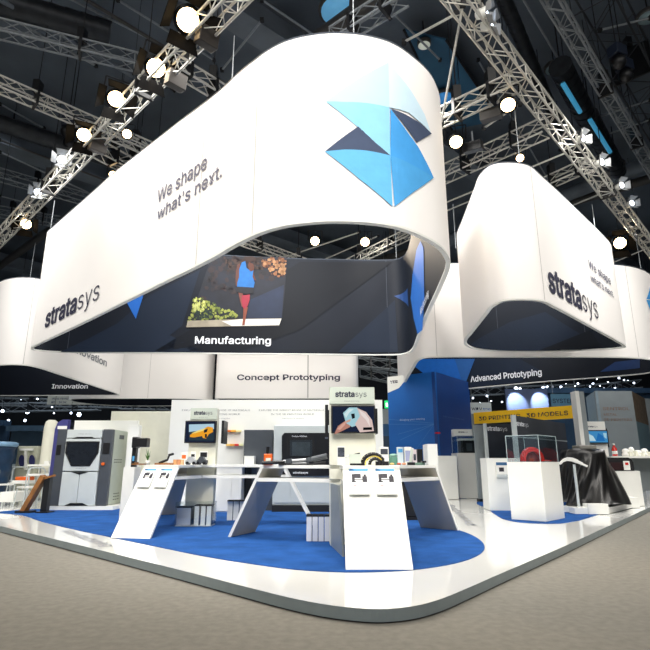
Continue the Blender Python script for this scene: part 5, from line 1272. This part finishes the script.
# round ceiling lamps
for i,(x,y,r,l) in enumerate(((12,128,.35,'round pale lamp in the dark roof above the near truss end'),(341,8,.62,'large blue disc lamp in the roof above the big banner'),(424,42,.2,'small round pale ceiling fixture beside the big banner top'),(554,66,.3,'faint round fixture between the two outer trusses, upper'),(648,14,.3,'faint round fixture at the picture corner'),(617,163,.3,'faint round fixture between the two outer trusses, lower'),(444,95,.35,'blue round lamp beside the big banner rim'))):
    z=13.2; P=Vector(Z3(x,y,z)); t=thing('ceiling_lamp',l,'ceiling lamp',P)
    bright={0:(3.0,'dff0ff'),1:(.5,'6ab0dc'),2:(.5,'c8ccc0'),6:(.5,'3a86c8')}.get(i,(.06,'8aa0a4'))
    mb=MB(); mb.lathe([(r*.9,-.12),(r,-.1),(r,0)],P,24); mb.build('shade_ring',M_pipe,t)
    mb=MB(); mb.lathe([(.01,-.13),(r*.88,-.125)],P,24); mb.build('diffuser',mat('disc_%d'%i,bright[1],.4,emit=bright[0],ecol=bright[1]),t)
    mb=MB(); mb.tube(P,P+Vector((0,0,.75)),.02,6); mb.build('drop_rod',M_blackm,t)
# ducts
def duct(label,a,b,r,strip=False,m=None):
    a,b=Vector(a),Vector(b); t=thing('air_duct',label,'duct',(a+b)/2); mb=MB(); n=int((b-a).length/.35)
    for k in range(n): mb.tube(a+(b-a)*k/n,a+(b-a)*(k+1)/n,r,14,r1=r*.94,cap=k in(0,n-1))
    mb.build('ribbed_tube',m or M_duct,t)
    mb=MB(); mb.tube(a+Vector((0,0,r)),a+Vector((0,0,2)),.02,5); mb.build('hanger',M_blackm,t)
    mb=MB(); mb.tube(b+Vector((0,0,r)),b+Vector((0,0,2)),.02,5); mb.build('hanger',M_blackm,t)
duct('ribbed round duct under the roof behind the near truss',Z3(-10,120,12),Z3(190,186,12),.3)
duct('dark round duct nearest the dull outer truss, upper part',Z3(560,66,12),Z3(592,128,12),.32)
duct('dark round duct nearest the dull outer truss, lower part',Z3(588,116,12),Z3(618,172,12),.32)
duct('large dark duct crossing the roof corner over the near truss',Z3(0,2,12.6),Z3(110,34,12.6),.35)
duct('thin round duct high above the small banner',Z3(500,-10,12.8),Z3(560,130,12.8),.2)
for i,(a,b,l) in enumerate((((563,84),(580,112),'blue-lit strip lamp hanging along the upper duct'),((590,120),(610,152),'blue-lit strip lamp hanging along the lower duct'))):
    P0,P1=Vector(Z3(*a,11.4)),Vector(Z3(*b,11.4)); t=thing('strip_lamp',l,'lamp',(P0+P1)/2); mb=MB(); mb.tube(P0,P1,.07,8); mb.build('tube_diffuser',mat('strip_blue','4aa0c8',.4,emit=.45,ecol='3f9cc8'),t)
    mb=MB(); mb.tube(P0+Vector((0,0,.09)),P1+Vector((0,0,.09)),.06,6); mb.build('housing',M_blackm,t)
# petrol blue roof panel by the big banner rim
t=thing('roof_baffle','large petrol blue roof panel beside the top corner of the big banner','roof panel',Z3(455,60,13))
q=[Z3(404,30,13.3),Z3(452,130,13.3),Z3(500,120,13.3),Z3(446,40,13.3)]
mb=MB(); mb.prism([(p[0],p[1]) for p in q],13.3,13.36); mb.build('panel_sheet',mat('petrol_panel','2a5a78',.6,var=.25,scale=.6),t)
mb=MB(); mb.tube(q[0],q[1],.04,6); mb.tube(q[2],q[3],.04,6); mb.build('edge_tube',M_blackm,t)
# speakers cluster near the outer corner
for i,(x,y,l) in enumerate(((617,52,'dark moving-head lamp in the far roof corner, upper one'),(624,66,'dark moving-head lamp in the far roof corner, lower one'),(68,123,'black moving-head lamp hanging behind the near truss'),(70,134,'dark lamp head directly below the black moving head'))):
    P=Vector(Z3(x,y,11.0)); t=thing('moving_head_lamp',l,'lamp',P); mb=MB(); mb.obox(P,(.36,.3,.3),rz=.4); mb.build('base_box',mat('blue_black','1a2334',.4),t,bevel=.02); mb=MB(); mb.ball(P+Vector((0,0,-.3)),.18,n=12); mb.build('head',M_black,t); mb=MB(); mb.tube(P+Vector((0,0,.1)),P+Vector((0,0,3)),.015,5); mb.build('hanger',M_blackm,t)
# sparse hall lamps far away
rng=random.Random(3)
pts=[(2.5,411,1.3),(27.5,412,1.7),(8.5,420.5,1.1),(25,420.5,1.1),(79,414.5,1.8),(71,413,.9),(54,413,.7),(21,399,.8),(37.5,399,.7),(52,407,.6),(157,408,.9),(115,404,.7),
 (480,403,.7),(487,396,.8),(502,402,.7),(516,388.5,1.6),(520,389,1.3),(543,387,1.5),(547,386.5,1.1),(561,387,1.0),(571,388,.7),(578,383.5,.8),(593,384,1.0),(604,389,1.1),(615,389,1.4),(619,378,.8),(628,381,.8),(634,383,.8),(624,380,.6),(585,390,.6),(473,398,.8),(476,404,.7),(491,401,.6),(553,383,.6),(597,379,.5),(206,352.5,1.0),(608,382,.5),(600,386,.6),(590,386.5,.6),(575,386,.5),(566,384,.5)]
P0=None
for i,(x,y,b) in enumerate(pts):
    Y=rng.uniform(31,43) if x>250 or y<405 else rng.uniform(29,38); P=at_y(x,y,Y)
    warm=x in (206,)
    t=thing('hall_lamp','tiny distant hall lamp glowing far behind the banners','lamp',P,group='distant hall lamps')
    mb=MB(); mb.ball(P,.075*b*Y/35,n=8); mb.build('bulb',M_lampc if not warm else M_lampw,t)
    mb=MB(); mb.tube(P,Vector((P.x,P.y,14)),.012,4); mb.build('cable',M_blackm,t)
# a dark far lattice of trusses and gear under the Advanced Prototyping banner
for i,(x0,y0,x1,y1,Y,l) in enumerate(((0,402,120,404,36,'far hall truss above the blue-grey booths'),(0,408,100,406,33,'second far hall truss, slightly lower above the booths'),(120,405,170,406,34,'far hall truss glimpsed under the pale banner'),(360,372,398,380,30,'far hall truss above the exit sign'),(470,392,580,388,37,'far hall truss behind the washed board'),(560,392,640,384,35,'far hall truss above the Sentrol stand'),(358,362,400,366,28,'far hall truss close above the exit sign'))):
    truss(l,tuple(at_y(x0,y0,Y)),tuple(at_y(x1,y1,Y)),.5,.8,M_alud,r=.035)

# ================================================================== LIGHT
def area(x,y,z,tx,ty,tz,size,e,col=(1,1,1),sy=None):
    l=bpy.data.lights.new('unseen_area','AREA'); l.energy=e*.66; l.size=size; l.color=col  # area light without a fixture, added
    if sy: l.shape='RECTANGLE'; l.size_y=sy
    o=bpy.data.objects.new('unseen_area',l); C.objects.link(o); o.location=(x,y,z); o.rotation_euler=(Vector((tx,ty,tz))-Vector((x,y,z))).to_track_quat('-Z','Y').to_euler(); return o
def spotl(x,y,z,tx,ty,tz,e,ang=80,col=(1,.96,.9),r=.25):
    l=bpy.data.lights.new('unseen_spot','SPOT'); l.energy=e; l.color=col; l.spot_size=R(ang); l.spot_blend=.8; l.shadow_soft_size=r  # spot without a modelled fixture, added
    o=bpy.data.objects.new('unseen_spot',l); C.objects.link(o); o.location=(x,y,z); o.rotation_euler=(Vector((tx,ty,tz))-Vector((x,y,z))).to_track_quat('-Z','Y').to_euler(); return o
# unseen spots added to light the banners, in place of truss floods
E=.62
spotl(-7,5.5,8.6,-4.6,10.4,5.5,1150*E,95)
spotl(-4,2.5,8.8,-1.8,7.6,5.6,1500*E,95)
spotl(-1.2,.5,8.8,.3,6.2,5.4,1700*E,85)
spotl(3.0,1.5,8.8,1.3,6.6,5.4,1400*E,80)
spotl(6.5,6,8.8,4.6,9.8,5.4,1100*E,90)
spotl(10,9.5,8.8,6.5,12,5.4,1100*E,90)
spotl(2.2,9.5,8.6,3.3,10.5,5.0,300*E,100)
spotl(-12,11,9,-9.6,16,5.4,1100*E,90)
spotl(-3.5,17,9,-6,24,4.8,1400*E,110)
spotl(2,17,9,-.5,24,4.8,900*E,100)
spotl(6,9.5,9,6,14.4,5,900*E,110)
spotl(13,12,9,10,16,5.4,900*E,90)
spotl(-4,19,9,-8.7,19,5,500*E,110)
# unseen area lights and spots added to brighten the stand
area(-2,10.5,8.2,-2,10.5,0,5,1500*E,(1,.98,.94))
area(.5,7.0,7.9,.5,7.6,0,1.6,520*E,(1,.97,.93))
area(6.0,12,7.6,6.0,12,0,3,780*E,(1,.98,.95))
area(-8,12.5,8.2,-7.5,11.5,0,4,850*E,(1,.98,.95))
area(3,17,8.5,3,17,0,4,500*E,(1,.98,.96))
area(10,15.5,3.9,9.5,15,0,2,220*E,(1,.98,.96))
area(-1,10.2,3.9,-1,13.4,1.2,4,130*E,(1,.98,.9),.5)
area(-11,19,6.6,-11.5,23.2,4.5,1.5,110)  # added inside the banner to brighten the Innovation lettering
area(6,16.8,6.4,7.5,19.5,4.4,1.5,70)
spotl(-3.5,-1.5,8.6,-2.5,9,.6,2600*E,42)  # frontal fill added for faces turned to the aisle
spotl(3.5,-1.5,8.6,1.6,8.5,.6,2200*E,38)
spotl(10,2,8.6,6,12,.6,1800*E,45)
spotl(-13,3,8.6,-6.5,13,1,2000*E,45)
spotl(6.6,21.2,6.6,8,22.6,3.0,420*E,120,r=.1)  # added behind the long banner to brighten the yellow sign
spotl(10.8,18.6,7.2,11.5,21.5,3,700*E,100,r=.1)
spotl(1,11,9,4,19,1.5,1200*E,50)
# hall lights along the aisle
area(0,-1.5,12,0,3,0,8,1250*E,(1,.95,.88))
area(-7,1,12,-7,4,0,8,1000*E,(1,.95,.88))
area(8,2,12,8,6,0,8,900*E,(1,.95,.88))
area(-16,28,12,-16,30,0,8,2000*E,(.75,.87,1))
area(12,28,12,12,28,0,8,1500*E,(.75,.87,1))
wd=bpy.data.worlds.new('world'); bpy.context.scene.world=wd; wd.use_nodes=True
bg=wd.node_tree.nodes['Background']; bg.inputs[0].default_value=(.55,.65,.8,1); bg.inputs[1].default_value=.25
SCN.view_settings.exposure=0.0
SCN.cycles.max_bounces=8; SCN.cycles.transparent_max_bounces=12; SCN.cycles.sample_clamp_indirect=4
